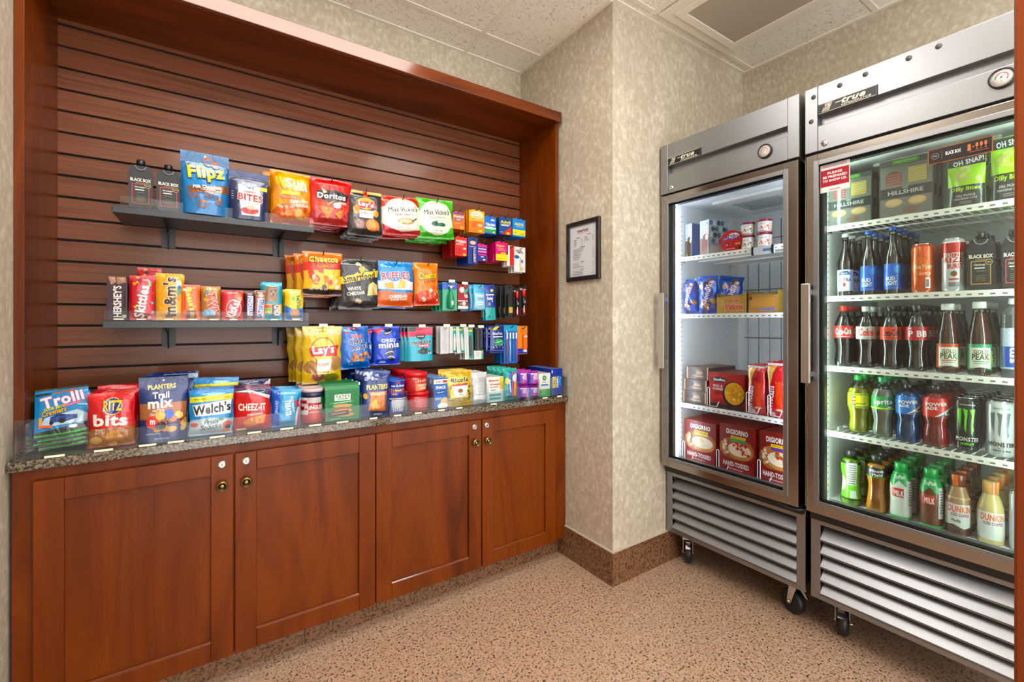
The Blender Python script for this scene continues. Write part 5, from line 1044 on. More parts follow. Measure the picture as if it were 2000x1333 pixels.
def bottle(desc, px, py, X, zb, prof, liq, capc, art, lab=(.4, .6), n=4, dx=.074, fill=.86, capz=.90, labc='d01c20', yaw=14, name='drink_bottle', cat='bottle', opaque=None, capr=None, rows_=1, capart=None, extra=None, rscale=.97):
    pc = sum(px)/2; u = (pc-1000)/878; t_ = X/ray(pc)[0]; Rr = (px[1]-px[0])/878*t_/math.sqrt(1+u*u)/2*rscale; H = wz(pc, py, X=X) - zb
    pr = smoothprof([(r*Rr, z*H) for r, z in prof], 5); rf = prof_r(pr)
    t = thing(name, '', cat)
    body = [p for p in pr if p[1] <= capz*H + 1e-6]
    if opaque:
        g = G().lathe([(0, 0)] + body, opaque, n=30)
        if extra: apply(g, cyl_surf(rf, 0, H), extra, 2*Rr, H, .006, cl=False)
        g.build('bottle_body', LABEL, t)
    else:
        G().lathe([(0, 0)] + body, 'ffffff', n=30).build('bottle_body', PET, t)
        lq = [(max(r-.0011, 0), z + .001) for r, z in pr if z <= fill*H]
        G().lathe([(0, .001)] + lq + [(0, lq[-1][1])], liq[0], n=30).build('drink', liq[1], t)
    cr = (capr or .42)*Rr
    g = G().lathe([(cr, capz*H - .002), (cr, H - .003), (cr*.92, H), (0, H)], capc, n=24)
    if capart: apply(g, cyl_surf(lambda z: cr, capz*H, H*(1-capz)), capart, 2*cr, H*(1-capz), .003, cl=False)
    g.build('cap', PLAST, t)
    if lab:
        z0, z1 = lab[0]*H, lab[1]*H
        g = G().lathe([(rf(z0 + (z1-z0)*k/8) + .0005, z0 + (z1-z0)*k/8) for k in range(9)], labc, n=34)
        g.f = [f for f in g.f if len(f) == 4]; g.c = g.c[:len(g.f)]; g.m = g.m[:len(g.f)]; g.s = g.s[:len(g.f)]
        apply(g, cyl_surf(lambda z: rf(z) + .0005, z0, z1-z0), art, 2*Rr, z1-z0, .005, cl=False)
        g.build('wrap_label', LABEL, t)
    y = wy(pc, X)
    for k in range(n):
        q = t if k == 0 else copy_tree(t)
        q.location = (X + k*dx, y + (rj.uniform(-.002, .002) if k else 0), zb + .0006); q.rotation_euler = (0, 0, math.radians(-90 + yaw + (rj.uniform(-25, 25) if k else 0)))
        tag(q, desc + ', ' + ORD[k] + (' one in its row' if k == 0 else ' from front in row'), cat, desc + ' row' if n > 1 else None)
    return t
def liquid(name, col, rough=.08, trans=0):
    return (col, mat(name, col, rough, 0, .5, trans=trans, ior=1.33 if trans else None))
COLA = liquid('cola', '180a06'); WATERY = liquid('clear_soda', 'b4c8b6', .1, .3); MELLO = liquid('yellow_soda', 'd8e010', .1, .35); BLUEP = liquid('blue_drink', '0a5cb0', .1, .25); REDP = liquid('red_drink', 'c01420', .1, .25)
TEA = liquid('brown_tea', '5a2410', .1, .25); BEER = liquid('dark_glass_beer', '1e100a', .06)
APPLE = liquid('green_juice', '8ad020', .1, .2); ORANGE = liquid('orange_juice', 'e8900c', .12)
# profiles: (radius share, height share)
P_COKE = [(.80, 0), (.92, .02), (.95, .08), (.86, .20), (.84, .30), (.96, .40), (.99, .44), (1.0, .50), (1.0, .62), (.96, .68), (.74, .78), (.48, .86), (.36, .90), (.36, 1)]
P_BEER = [(.9, 0), (1, .02), (1, .50), (.92, .58), (.55, .72), (.42, .80), (.36, .95), (.36, 1)]
P_TEA = [(.88, 0), (.98, .03), (.98, .16), (.96, .40), (.98, .46), (.90, .56), (.68, .72), (.52, .84), (.50, .90), (.50, 1)]
P_POW = [(.88, 0), (.97, .02), (.97, .24), (.86, .34), (.97, .44), (1.0, .52), (1.0, .74), (.84, .82), (.46, .90), (.40, .92), (.40, 1)]
P_SPR = [(.74, 0), (.90, .03), (.93, .10), (.84, .22), (.88, .32), (1, .42), (1, .48), (1, .66), (.90, .74), (.56, .86), (.36, .91), (.36, 1)]
P_MM = [(.9, 0), (1.0, .02), (1, .10), (.82, .34), (.80, .46), (.94, .62), (.96, .74), (.80, .82), (.48, .87), (.46, .90), (.46, 1)]
P_MILK = [(.92, 0), (1, .02), (1, .12), (.96, .30), (1.0, .50), (.96, .66), (.72, .80), (.56, .84), (.56, .86), (.56, 1)]
P_DUNK = [(.90, 0), (1, .02), (.96, .10), (1.0, .14), (1.0, .52), (.96, .60), (.70, .74), (.58, .79), (.58, .82), (.58, 1)]
P_SMART = [(.9, 0), (1, .02), (1, .70), (.92, .80), (.50, .90), (.40, .93), (.40, 1)]
def can(desc, px, py, X, zb, base, art, n=5, dx=.066, yaw=14, rim='c8ccd0'):
    pc = sum(px)/2; u = (pc-1000)/878; t_ = X/ray(pc)[0]; r = (px[1]-px[0])/878*t_/math.sqrt(1+u*u)/2; H = wz(pc, py, X=X) - zb
    t = thing('drink_can', '', 'can')
    g = G().lathe([(r*.78, 0), (r*.84, .002), (r, .010), (r, H-.014), (r*.86, H-.003)], base, n=32)
    apply(g, cyl_surf(lambda z: r, .010, H-.024), art, 2*r, H-.024, .006, cl=False); g.build('can_body', mat_can, t)
    G().lathe([(r*.86, H-.003), (r*.88, H), (r*.84, H), (r*.80, H-.005), (0, H-.005)], rim, n=32).box(-.004, .004, -.012, .006, H-.005, H-.0035, rim).build('can_lid', CHROME, t)
    y = wy(pc, X)
    for k in range(n):
        q = t if k == 0 else copy_tree(t); q.location = (X + k*dx, y, zb + .0006); q.rotation_euler = (0, 0, math.radians(-90 + yaw + (rj.uniform(-30, 30) if k else 0)))
        tag(q, desc + ', ' + ORD[k] + (' one in its row' if k == 0 else ' from front in row'), 'can', desc + ' row')
mat_can = printed('can_print', .25, .3, .35)
XB = 2.075
s1, s2, s3, s4, s0 = 1.613, 1.339, 1.067, .813, .528
# shelf of beer, cans and wine
ul = [E(0, .02, .98, .92, 'e4e8ee'), P([(-.44, .26), (-.2, .44), (.2, .44), (.44, .26)], '1c4a9a'), R(0, .33, .4, .04, 'b8c8e8'), T('ULTRA', .0, .02, .90, .17, '2a2c34', .015), R(-.02, -.20, .14, .18, 'c8242c'), R(0, -.36, .4, .02, '9aa0a8')]
bottle('brown beer bottle with white and blue label', (1635, 1667), 458, XB, s2, P_BEER, BEER, 'e8eaee', ul, (.08, .42), 3, .066, .90, .955, 'e8eaee', cat='beer bottle', name='beer_bottle', capr=.46)
bl = [E(.2, .28, .5, .3, '3a94e8'), R(-.28, -.16, 1.0, .40, '2a8ae0'), R(-.28, -.16, .96, .37, '0f5ac8'), T('BUD', -.22, -.08, .56, .15, 'f0f4fa', .07), T('LIGHT', -.18, -.26, .66, .17, 'f0f4fa', .08), R(0, -.44, .5, .03, '4a8ad8')]
for i, (a, b, py, wd, n) in enumerate(((1680, 1713, 452, 'nearer the cooler wall', 5), (1726, 1761, 444, 'beside the orange cans', 5))):
    bottle('blue labelled beer bottle ' + wd, (a, b), py, XB, s2, P_BEER, BEER, '2a5ac0', bl, (.07, .45), n, .066, .90, .955, '0f5ac8', cat='beer bottle', name='beer_bottle', capr=.46, yaw=24)
can('orange beer can', (1779, 1826), 478, XB+.005, s2, 'e05a1a', [E(-.1, .05, .8, .5, '8a3010'), E(-.1, .05, .76, .48, 'e86a22'), T('Blue Moon', .0, .05, .8, .12, 'f0c8a0', .03), T('SHOCK', .1, -.12, .5, .06, 'f6d8b8', .02), R(.2, -.34, .2, .24, 'e8e8e4'), R(.2, -.34, .16, .18, '707070')], 4)
can('red and white hard seltzer can', (1838, 1886), 467, XB+.005, s2, 'e2e4e6', [R(0, .34, 1.8, .32, 'c42c20'), T('RIZE', .0, .12, .9, .13, 'c43a30', .05), T('SPRITZER', .0, .22, .9, .10, 'd8c8c4', .03), T('BURST', .06, -.02, .66, .11, 'c43a30', .06), E(.0, -.18, .28, .12, '4a7a34'), E(.05, -.19, .16, .09, 'a83a2a'), R(0, -.30, .4, .03, 'c43a30'), R(0, -.41, .44, .09, '888c90')], 4)
def carton2(b): return carton(b, 'Chardonnay')
inside(carton2('c89038'), 'wine_carton', 'black boxed wine carton with gold border in the refrigerator', 'wine carton', (1888, 1944), 452, XB-.02, s2, 3, .06, yaw=10)
inside(carton2('c85a6a'), 'wine_carton', 'black boxed wine carton with pink border in the refrigerator', 'wine carton', (1956, 2010), 447, XB-.02, s2, 2, .06, yaw=10)
# cola shelf
ck = lambda c, txt, tc, sub, b=.03, rot=0: [T(txt, .0, .06, .86, .56, tc, b, 3, None, .25), R(0, -.36, .7, .05, sub)]
embossed = None
bottle('cola bottle with red label and red cap', (1628, 1668), 598, XB, s3, P_COKE, COLA, 'e0281c', ck('d81c1c', 'Coca-Cola', W_, 'f4d0c8'), (.46, .665), 5, .072, .84, .92, 'd6201a', yaw=16)
bottle('cola bottle with silver label and white cap', (1671, 1712), 599, XB, s3, P_COKE, COLA, 'c8ccc4', [T('Coke', .0, .05, .8, .62, 'd8281c', .09), R(0, -.40, .8, .06, '9a9e9c')], (.46, .665), 5, .072, .84, .92, 'c4c8c4', yaw=16)
bottle('cola bottle with red label and black lettering', (1718, 1762), 598, XB, s3, P_COKE, COLA, '2a2a2a', ck('d81c1c', 'Coca-Cola', '1a1412', '3a1410'), (.46, .665), 5, .072, .84, .92, 'e03a14', yaw=16)
bottle('dark cola bottle with maroon label', (1767, 1814), 596, XB, s3, P_COKE, COLA, '2a2a2a', [T('MR', -.34, .36, .16, .14, W_, .04), T('P BB', .02, -.02, .84, .46, 'f4ecec', .12)], (.46, .665), 5, .072, .84, .92, 'b81424', yaw=18)
def tea(c): return [R(0, .43, 1.0, .12, c), R(0, -.04, .92, .80, 'e8ecdf'), T('GOLD', .0, .20, .58, .16, '5a5a1c', .04), T('PEAK', .0, .0, .74, .24, '4a4a14', .08), R(0, -.18, .6, .04, c), R(0, -.26, .5, .03, '8a8a7a'), E(.62, -.05, .4, .7, '9ac05a'), E(0, -.48, .6, .16, '3a2014')]
bottle('brown tea bottle with orange label and white cap', (1827, 1875), 594, XB, s3, P_TEA, TEA, 'eef0ea', tea('c8502a'), (.07, .42), 3, .078, .86, .915, 'd0602a', yaw=18, capr=.58)
bottle('brown tea bottle with green label and white cap', (1887, 1938), 590, XB, s3, P_TEA, TEA, 'f2f4ee', tea('3a9a6a'), (.07, .42), 3, .078, .86, .915, '3aa06a', yaw=18, capr=.58)
bottle('clear water bottle with blue lettering', (1953, 2006), 583, XB, s3, P_SMART, liquid('water', 'c8d8e4', .05, .4), 'f4f6f8', [R(0, -.2, 1.4, .5, '1c50b8'), T('smart', -.15, .05, .8, .34, W_, .07, 90), T('water', .1, .0, .7, .2, '3a6ac0', .03, 90)], (.10, .62), 3, .078, .9, .93, 'c0d0e4', cat='water bottle', yaw=20)
# sports drinks shelf
XB4 = 2.085
bottle('yellow soda bottle with green cap', (1655, 1699), 733, XB4, s4, P_SPR, MELLO, '2aa84a', [R(0, .42, 1.8, .06, '2a8a3a'), R(0, -.42, 1.8, .08, '2a8a3a'), T('MY', -.22, .04, .74, .22, '1c1a14', .08, 90), R(.12, -.2, .5, .05, '4a4a14')], (.44, .69), 4, .074, .78, .92, 'ece012', yaw=16)
bottle('clear lemon lime soda bottle with green cap', (1701, 1747), 737, XB4, s4, P_SPR, WATERY, '2aa868', [T('Sprite', .0, .06, .92, .50, W_, .09, 4, '0c6a3a'), R(0, -.4, 1.6, .10, 'd8e030'), R(.3, -.28, .2, .12, 'e8f0e8')], (.46, .68), 4, .074, .80, .92, '1ca04c', yaw=18)
def pw(c, c2): return [P([(-.7, -.5), (.7, .12), (.7, -.5)], 'e4e8ec') if False else R(0, 0, .01, .01, c), T('POWER', -.02, .18, .84, .18, W_, .07, 4), T('ADE', -.2, -.04, .42, .16, W_, .07, 4), P([(-.1, -.46), (.62, -.46), (.62, .12)], 'd8dce0'), P([(.02, -.46), (.62, -.46), (.62, -.02)], '2a2c30'), T('B12', .42, -.30, .26, .12, W_, .04)]
bottle('blue sports drink bottle', (1748, 1799), 751, XB4, s4, P_POW, BLUEP, '2a2c30', pw('1c6cc0', 0), (.48, .80), 4, .078, .86, .93, '1470c8', yaw=18, capr=.36)
bottle('red sports drink bottle', (1800, 1856), 753, XB4, s4, P_POW, REDP, '2a2c30', pw('d02020', 0), (.48, .80), 4, .078, .86, .93, 'd8281c', yaw=18, capr=.36)
def claw(c): return [P([(-.40, .34), (-.22, .36), (-.24, .1), (-.28, -.12), (-.30, -.02), (-.36, .1)], c), P([(-.16, .36), (.02, .33), (-.02, .12), (-.06, -.16), (-.12, -.04), (-.10, .2)], c), P([(.08, .34), (.30, .36), (.26, .22), (.20, .0), (.24, -.10), (.14, -.20), (.12, .0), (.16, .22)], c)]
can('black energy drink can with green claw marks', (1862, 1914), 776, XB4, s4, '15171a', [R(0, .44, .6, .02, 'c8ccc8')] + claw('6ad838') + [T('MONSTER', .0, -.30, .94, .09, 'e8ece8', .07), T('ENERGY', 0, -.40, .5, .05, '6ad838', .03)], 6, .064)
can('white energy drink can with grey claw marks', (1924, 1984), 783, XB4, s4, 'd4d8da', [T('ZERO SUGAR', 0, .44, .6, .035, '7a8084', .02)] + claw('6a7478') + [T('MONSTER', .0, -.30, .94, .09, '3a4044', .06), R(-.1, -.38, .05, .02, '3aa8a0'), T('ZERO ULTRA', 0, -.43, .6, .035, '30363a', .03)], 5, .066)
# juice and milk shelf
XB0 = 2.085
mmlab = lambda c: [T('Minute', .0, .18, .66, .30, W_, .06, 4), T('Maid', .04, -.18, .5, .30, W_, .06, 4), R(0, -.42, 1.6, .08, c)]
bottle('green apple juice bottle with black cap', (1641, 1684), 880, XB0, s0, P_MM, APPLE, '202224', [R(0, 0, 1.0, .9, '6ac02a'), E(-.42, -.10, .4, .4, 'e8e4c8'), R(.05, .2, .44, .62, 'dfe6dc'), LN(.05, .42, .36, 9, .06, '5a6258', .02), R(.1, -.34, .24, .2, 'd0dccc')], (.10, .80), 5, .066, .84, .90, '2c3a1c', yaw=16, capr=.52)
bottle('orange juice bottle with black cap', (1690, 1734), 890, XB0, s0, P_MM, ORANGE, '202224', mmlab('6ab02a'), (.62, .80), 5, .068, .84, .90, '141414', yaw=16, capr=.52)
mk = lambda c: [P([(-.7, .36), (.7, .36), (.7, .16), (.2, .10), (-.1, .20), (-.4, .08), (-.7, .16)], '1ca04c'), T('TruMoo', -.1, .26, .6, .07, W_, .05, 6), R(-.16, -.02, .56, .16, 'd8341c'), T('MILK', -.10, -.03, .42, .10, W_, .08), R(.46, -.06, .34, .52, 'e8e8e4'), LN(.46, .14, .3, 9, .045, '50545a', .012), P([(-.6, -.44), (.7, -.44), (.7, -.5), (-.6, -.5)], '1ca04c')]
bottle('white and green milk bottle with green cap', (1737, 1782), 904, XB0, s0, P_MILK, None, '1ea850', None, None, 4, .070, capz=.84, opaque='e6eae4', extra=mk(0), name='milk_bottle', cat='milk bottle', yaw=16, capr=.60)
bottle('brown and green chocolate milk bottle with green cap', (1794, 1843), 915, XB0, s0, P_MILK, None, '1ea850', None, None, 4, .070, capz=.84, opaque='6a3a24', extra=mk(0), name='milk_bottle', cat='milk bottle', yaw=16, capr=.60)
dk = lambda c: [R(0, -.20, 1.9, .44, 'dfe0dc'), T('DUNKIN', .04, -.06, .96, .11, 'e8641c', .12), T('ICED COFFEE', .06, -.155, .74, .05, '8a2a6a', .05)] + c
bottle('iced mocha coffee bottle with brown and orange cap', (1845, 1897), 926, XB0+.005, s0, P_DUNK, None, '7a3c28', None, None, 4, .070, capz=.81, opaque='a8825c', extra=dk([T('Mocha', -.1, -.25, .36, .05, '5a3020', .03), P([(-.95, -.36), (-.2, -.32), (.2, -.38), (.95, -.30), (.95, -.5), (-.95, -.5)], '4a2418'), R(0, .12, 1.9, .03, 'c8a884')]), capart=[R(-.2, 0, .36, 1, 'f0702a')], name='coffee_bottle', cat='coffee bottle', yaw=14, capr=.62)
bottle('iced vanilla coffee bottle with tan and orange cap', (1907, 1963), 940, XB0+.005, s0, P_DUNK, None, 'e0b06c', None, None, 4, .070, capz=.81, opaque='c8b078', extra=dk([E(.4, -.3, .4, .12, 'e8e0cc')]), capart=[R(.2, 0, .3, 1, 'f0702a')], name='coffee_bottle', cat='coffee bottle', yaw=14, capr=.62)
can('slim silver can at the cut edge of the bottom shelf', (1970, 2010), 960, XB0, s0, 'c8ccd8', [T('ICE', 0, 0, .6, .3, '2a4ab0', .06, 90)], 3)
# top shelf snack trays
def hill(g, w, h):
    boxp(g, w, h, .03, '565e56', [R(0, .46, .5, .09, '6ac02a'), T('ITALIAN DRY SALAME', .0, .46, .4, .03, W_, .02), R(0, .18, .96, .44, '8a9286'), E(-.22, .20, .32, .22, '9a4a48'), R(-.22, .14, .30, .16, 'a85a54'), LN(-.22, .24, .28, 5, .045, 'c8908a', .012), R(.22, .20, .34, .26, 'e8cc6a'), LN(.22, .28, .32, 5, .045, 'f6e4a0', .02), R(0, -.07, 1.0, .18, '2a3230'), E(0, .01, .12, .07, '8a9488'), T('HILLSHIRE', .0, -.07, .66, .07, 'd8dcd4', .02), R(0, -.32, .96, .32, '7c8078'), E(-.22, -.24, .34, .14, 'd8b478'), E(-.22, -.23, .28, .10, 'e8cc98'), E(.22, -.24, .34, .14, 'd8b478'), E(.22, -.23, .28, .10, 'e8cc98'), E(.1, -.38, .3, .10, '8a6a5a'), LN(0, -.46, .5, 1, .03, 'c8ccc4', .012)], '3a403c')
    return [('clear_lid', G().box(-w/2-.001, w/2+.001, -.006, -.003, -.0, h+.002), ACRYL)]
inside(hill, 'snack_tray', 'clear deli snack tray partly behind the red sticker', 'snack tray', (1617, 1702), 342, 2.06, s1, 3, .05, yaw=4, lean=0)
inside(hill, 'snack_tray', 'clear deli snack tray beside the pickle pouch', 'snack tray', (1719, 1822), 308, 2.06, s1, 3, .05, yaw=4)
dil = [R(0, .08, 1, .5, 'a8e01c'), R(0, -.30, 1, .44, '2c2e30'), R(0, .42, 1, .2, '2c3038'), T('OH SNAP!', .05, .40, .8, .10, 'e8ecec', .05, 6), BL(9, .05, .14, .6, .26, ['e8ecb8', 'd0dc80', 'c0c860'], 4, .28), T('Dilly Bites', .0, -.16, .76, .10, 'b8e01c', .05), T('DILL PICKLE', .0, -.28, .5, .04, 'c8ccc4', .02), T('SNACKING CUTS', .0, -.34, .6, .035, 'c8ccc4', .02), LN(0, -.40, .3, 2, .03, '9a9e98', .01)]
dilp = lambda g, w, h: pouch(g, w, h, .04, 'a8e01c', dil, 9, back='2c2e30')
inside(dilp, 'snack_pouch', 'green and black pickle pouch under the copper sticker', 'snack pouch', (1851, 1926), 306, 2.06, s1, 3, .05, FILM, yaw=4)
inside(dilp, 'snack_pouch', 'green and black pickle pouch farthest from the freezer', 'snack pouch', (1935, 2010), 266, 2.06, s1, 3, .05, FILM, yaw=4)
inside(lambda g, w, h: pouch(g, w, h, .05, '1c5ca8', [LN(0, .3, .7, 6, .12, '8ab8e8', .03)], 10), 'snack_pouch', 'blue pouch lying behind the deli trays', 'snack pouch', (1672, 1752), 322, 2.30, s1, 1, m=FILM, yaw=15)
# clear track lips at the feet of the bottles
for (z, lb) in ((s2, 'second shelf'), (s3, 'cola shelf'), (s4, 'sports drink shelf'), (s0, 'bottom shelf')):
    t = thing('bottle_track', 'clear plastic bottle track at the front of the ' + lb, 'shelf track', (2.03, .485, z + .0005))
    g = G(); g.box(-.004, -.002, -.26, .262, 0, .017); g.build('front_lip', ACRYL, t)

# freezer goods
XF = 2.05; f1, f2_, f3, f0 = 1.571, 1.279, .823, .528
hd = [R(0, .3, 1, .4, 'c8d4da'), T('Haagen-Dazs', -.22, .24, .42, .08, '5a6a78', .02, 90), E(.28, .26, .3, .34, 'b02a3c'), E(.28, .26, .25, .29, 'e8e0dc'), T('H', .28, .26, .08, .08, 'b02a3c', .04), R(0, -.25, 1, .5, '6a5a50'), E(.08, -.18, .56, .6, '3a221c'), E(.3, .0, .28, .14, 'd8c0a0'), E(-.2, -.4, .2, .08, '8ab04a')]
inside(lambda g, w, h: boxp(g, w, h, .12, 'b8c4c8', hd, '4a6ab0', '8aa0c8'), 'ice_cream_box', 'pale ice cream bar box with blue side on the top freezer shelf', 'ice cream box', (1338, 1352), 438, XF+.02, f1, 1, m=PAPER, yaw=-6)
hd2 = hd[:4] + [T('H', .28, .26, .08, .08, 'b02a3c', .04), R(0, -.25, 1, .5, '7a6a58'), E(.08, -.18, .62, .6, '7a3424'), BL(10, .08, -.18, .4, .4, ['b86a4a', '4a2418'], 4, .12), E(.3, .02, .3, .16, 'e8d8b8')]
pat = [R(0, 0, 1, 1, 'b8ccd0')] + [E(-.4+.2*(k % 5) + .1*((k//5) % 2), .42-.17*(k//5), .2, .14, ('5a8a9a', 'dfe8ea', '3a5a6a')[k % 3]) for k in range(20)] + [R(0, -.36, 1, .28, 'd8d4d0')]
inside(lambda g, w, h: boxp(g, w, h, .13, 'b8c4c8', hd2, 'b8ccd0', '8aa0b0', pat), 'ice_cream_box', 'pale ice cream bar box with patterned side beside the red tub', 'ice cream box', (1366, 1386), 431, XF+.02, f1, 1, m=PAPER, yaw=-10)
def dibs(g, w, h):
    pts = [(w/2*math.cos(a)*(1.0), h/2 + h/2*math.sin(a)) for a in [2*PI*k/28 for k in range(28)]]
    pts = [(x, max(0.0, z)) for x, z in pts]; g.prism(pts, 0, .05, 'y', 'a81820')
    art = [E(0, 0, .98, .97, 'b81c24'), E(.12, .22, .52, .26, 'f4f0ea'), T('Dibs', .12, .20, .46, .22, '6a2a7a', .12, 4), R(-.22, .12, .28, .10, '3a5ab0', 20), T('Edys', -.22, .12, .2, .05, W_, .03, 20), E(.18, .06, .2, .06, '5a3a9a'), R(.32, -.16, .24, .08, 'd8a040'), BL(5, -.15, -.18, .4, .2, ['7a1c1c', 'e8c0a8'], 3, .08), R(0, -.36, .4, .04, 'e8a0a0')]
    apply(g, lambda u, v, o: (u, -o, v + h/2), art, w, h)
inside(dibs, 'ice_cream_tub', 'red oval ice cream bites tub', 'ice cream tub', (1406, 1449), 450, XF, f1, 2, .06, PAPER)
tub = lambda c: cup('f0ece4', 0, [E(-.0, .14, .66, .30, 'f8f6f2'), T('Haagen-Dazs', 0, .14, .5, .06, '2a2a30', .03), BL(7, 0, -.14, .7, .24, c, 4, .16), R(.5, 0, .3, .6, 'e8d8c0'), R(0, -.42, 1.5, .06, 'c8a070')], '8a1c3c', .84, .12)
def itub(c, desc, px, py, X, zb):
    pc = sum(px)/2; u = (pc-1000)/878; t_ = X/ray(pc)[0]; w_ = (px[1]-px[0])/878*t_/math.sqrt(1+u*u); h_ = wz(pc, py, X=X) - zb
    g = G(); r = tub(c)(g, w_, h_); o = g.build('ice_cream_tub', LABEL)
    for p_ in r: p_[1].build(p_[0], p_[2], o)
    o.location = (X, wy(pc, X), zb + .0005); o.rotation_euler = (0, 0, math.radians(-72)); tag(o, desc, 'ice cream tub'); return h_
for (a, b, lo, hi, c, nm) in ((1446, 1475, 461, 436, ['b87a4a', '8a4a2a'], 'beside the red oval tub'), (1478, 1509, 455, 430, ['d8402c', 'e86a4a'], 'at the steel edge')):
    hh = itub(c, 'small white ice cream tub ' + nm + ', lower one', (a, b), lo, XF+.03, f1)
    itub(c, 'small white ice cream tub ' + nm + ', upper one', (a, b), hi, XF+.03, f1 + hh + .001)
pt_ = thing('price_rail', 'white price tag holder clipped to the top freezer shelf', 'price rail', (2.008, 1.0, 1.553)); G().box(-.002, .001, -.03, .075, -.014, .016, 'dfe6ea').box(-.0026, -.002, -.02, .02, -.006, .006, '6a8ab0').build('tag_strip', PAPER, pt_)
G().box(-.004, .003, .062, .070, -.018, .020).box(-.004, .003, -.024, -.016, -.018, .020).build('clip', BLACK, pt_)
cb = [BL(12, .0, -.3, .9, .3, ['a87848', '4a2a1c', 'c89860'], 3, .25), BL(4, 0, .3, .8, .2, ['6a4a3c', 'c8a078'], 5, .25), T('Klondike', .08, .05, .7, .26, 'e8eef8', .08, 70, 'b02030')]
inside(lambda g, w, h: pillow(g, w, h, .06, '1450b8', cb, 51, wr=1.8), 'ice_cream_bag', 'blue frozen treat bag by the freezer wall', 'ice cream bag', (1337, 1363), 546, XF+.02, f2_, 1, m=FOIL, yaw=-10)
inside(lambda g, w, h: pillow(g, w, h, .06, '1450b8', cb, 52, wr=1.8), 'ice_cream_bag', 'blue frozen treat bag with swirl, beside the gold carton', 'ice cream bag', (1366, 1402), 540, XF+.02, f2_, 1, m=FOIL, yaw=8)
inside(lambda g, w, h: pillow(g, w, h, .06, '1450b8', cb, 53, wr=1.8), 'ice_cream_bag', 'blue frozen treat bag behind the gold carton', 'ice cream bag', (1398, 1440), 540, XF+.16, f2_, 1, m=FOIL, yaw=20, tilt=8)
def openbox(base, art, side, d=.16):
    def f(g, w, h):
        boxp(g, w, h*.8, d, base, art, side, '5a3a20')
        g.box(-w/2, -w/2+.001, 0, d, h*.8, h*.96, side).box(w/2-.001, w/2, 0, d, h*.8, h, side).box(-w/2, w/2, d-.001, d, h*.8, h*1.0, base)
        for k in range(4): g.box(-w/2+.006, w/2-.006, .02+k*.035, .045+k*.035, h*.78, h*.88, 'a8864c')
    return f
inside(openbox('b08a3c', [T('TWIX', .0, .24, .5, .22, 'c8242c', .08, 0, 'f0e4c8'), T('TWIX', .08, -.16, .66, .34, 'd0242c', .09, 0, 'f4ecd8')], '8a6424'), 'ice_cream_carton', 'open gold carton of cookie ice cream bars', 'ice cream carton', (1400, 1458), 572, XF, f2_, 1, m=PAPER)
inside(openbox('b0844c', [T('SNICKERS', .15, -.3, .5, .16, '2a4ab0', .07, 0, W_), R(0, .1, .8, .5, 'c8924c'), R(-.42, .34, .1, .2, '6a4a1c')], '9a7a34'), 'ice_cream_carton', 'open tan carton with blue lettering beside the steel edge', 'ice cream carton', (1462, 1520), 568, XF, f2_, 1, m=PAPER)
br_ = lambda g, w, h: boxp(g, w, h, .24, '4a3428', [R(-.46, 0, .05, 1, 'c89878'), R(.46, 0, .05, 1, 'c89878'), E(0, .0, .5, .66, '7a6250'), R(.05, .05, .3, .2, 'a8886a'), E(-.2, .1, .3, .5, '2c1c16'), R(.1, -.25, .34, .08, 'b89a80')], '4a3428', '6a5040')
for k, (py, a, b) in enumerate(((765, 1334, 1380), (742, 1336, 1381), (718, 1341, 1384))):
    zb = f3 if k == 0 else zb2
    inside(br_, 'ice_cream_box', 'brown striped ice cream sandwich box, ' + ('lowest', 'middle', 'topmost')[k] + ' of the stack', 'ice cream box', (a, b), py, XF, zb, 1, m=PAPER, group='brown striped boxes on the third freezer shelf')
    zb2 = wz((a+b)/2, py, X=XF) + .002
mc = [R(0, .0, 1, 1, 'a81c1c'), E(-.20, .30, .44, .16, '1c1c1e'), T('Stouffers', -.20, .30, .34, .08, 'f0ece0', .03), T('MAC &', -.24, .12, .26, .07, 'f6e0d0', .05), T('CHEESE', -.24, .03, .30, .07, 'f6e0d0', .05), E(.20, -.08, .62, .74, '1c1a1c'), E(.22, -.05, .54, .62, 'e8a81c'), BL(34, .22, -.03, .38, .42, ['f4c030', 'd8901c', 'f8d460', 'e0a020'], 6, .09), R(-.24, -.18, .32, .12, 'd0241c'), R(0, -.44, 1, .12, '2a1410')]
inside(lambda g, w, h: boxp(g, w, h, .05, 'a81c1c', mc, '8a1818', '7a2018'), 'frozen_meal_box', 'red macaroni and cheese box', 'frozen meal box', (1385, 1455), 730, XF, f3, 4, .053, PAPER)
hp = [R(0, .46, 1, .04, 'f0e8e4'), P([(-.45, .42), (.05, .44), (-.3, .0)], 'e8a84c'), P([(-.40, .40), (-.02, .40), (-.25, .12)], 'f0c46a'), T('HOT POCKETS', -.22, -.18, .5, .3, W_, .05, 84), R(.2, -.1, .3, .5, 'e04a34'), R(.2, -.36, .3, .04, 'f0c0b0'), R(-.2, -.44, .3, .06, 'f0d8d0')]
inside(lambda g, w, h: pillow(g, w, h, .04, 'c8202a', hp, 54, wr=.9), 'frozen_snack_bag', 'red bag of stuffed frozen sandwiches', 'frozen snack bag', (1459, 1497), 713, XF, f3, 3, .05, FOIL, yaw=-4)
inside(lambda g, w, h: pillow(g, w, h, .04, 'c8202a', hp, 55, wr=.9), 'frozen_snack_bag', 'red frozen snack bag next to the steel edge', 'frozen snack bag', (1499, 1538), 708, XF, f3, 3, .05, FOIL, yaw=-4)
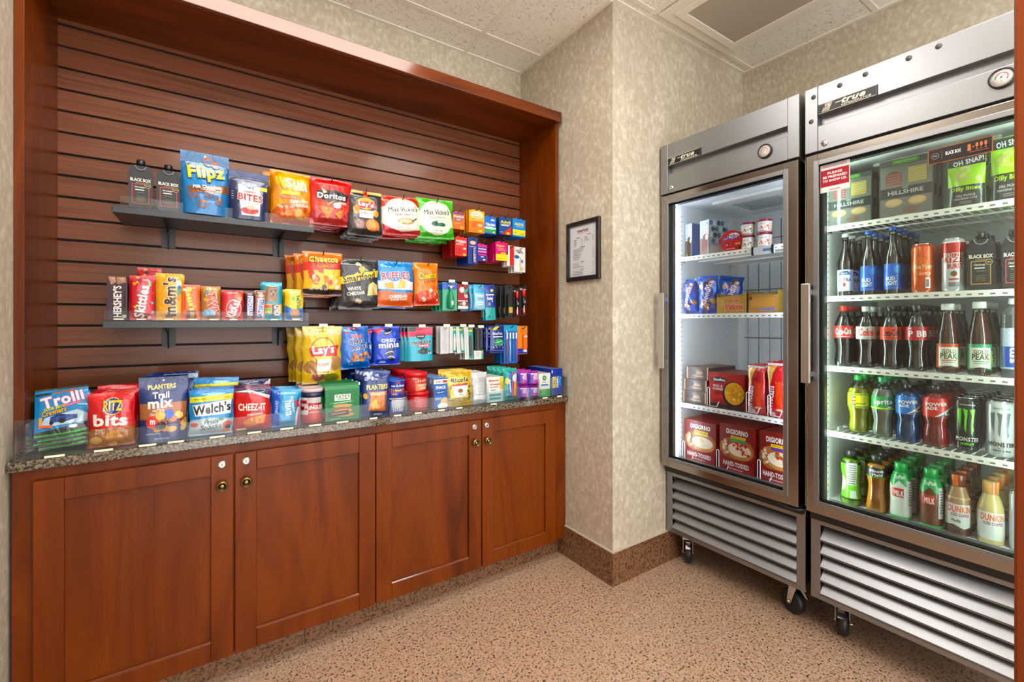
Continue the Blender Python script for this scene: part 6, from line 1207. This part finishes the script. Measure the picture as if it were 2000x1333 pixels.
def dig(c1, c2): return [R(0, .18, 1, .64, '7a2420'), E(0, -.0, 1.0, .5, 'a8683c'), T('DIGIORNO', .02, .36, .62, .11, 'f4ece0', .05), R(.05, .25, .42, .055, 'f2d020'), T('PERSONAL SIZE', .05, .25, .34, .03, '3a2a10', .02), R(.05, .185, .42, .05, c1), E(.08, -.04, .74, .34, 'c88848'), E(.08, .0, .66, .28, 'f0dcc0'), BL(16, .1, .02, .5, .2, c2, 7, .12), BL(10, -.30, .03, .16, .3, ['e8d8b8', 'c89060'], 8, .12), R(-.02, -.37, 1, .30, '8a1418'), T('HAND-TOSSED', -.0, -.32, .74, .10, 'f4ece4', .05), R(0, -.42, .4, .02, 'd8a8a0')]
def digb(c1, c2): return lambda g, w, h: boxp(g, w, h, .038, 'a01a1c', dig(c1, c2), '8a1818', '9a201c')
inside(digb('e8c860', ['f4e8d0', 'e8c890', 'f0dcc0']), 'pizza_box', 'red frozen four cheese pizza box', 'pizza box', (1336, 1399), 824, XF, f0, 8, .042, PAPER, yaw=-2)
inside(digb('2a9a60', ['c83a24', 'f0dcc0', 'b83020', 'e8c890']), 'pizza_box', 'red frozen pepperoni pizza box with green strip', 'pizza box', (1405, 1474), 833, XF, f0, 8, .042, PAPER, yaw=-2)
inside(digb('5a3a9a', ['c83a24', 'f0dcc0', 'e8c890', '6a7a30']), 'pizza_box', 'red frozen pizza box with purple strip beside the steel edge', 'pizza box', (1482, 1555), 848, XF, f0, 8, .042, PAPER, yaw=-2)
# white wire front stops in the freezer
for i, (px, z) in enumerate(((1334, f0), (1400, f0), (1480, f0), (1382, f3), (1458, f3), (1500, f3))):
    y = wy(px, 2.035); s_ = 'pizza boxes' if z == f0 else 'frozen meals'
    t = thing('wire_stop', 'white bent wire stop in front of the ' + s_ + ', ' + ('first', 'second', 'third')[i % 3] + ' from the freezer wall', 'wire stop', (2.035, y, z + .001), group='white wire stops in the freezer')
    G().tube([(.004, 0, .0015), (-.002, 0, .006), (-.002, 0, .09), (-.002, -.006, .095), (-.002, -.012, .09), (-.002, -.012, .006), (-.002, -.05, .005), (-.002, -.06, .03)], .0018).build('wire', WHITEM, t)
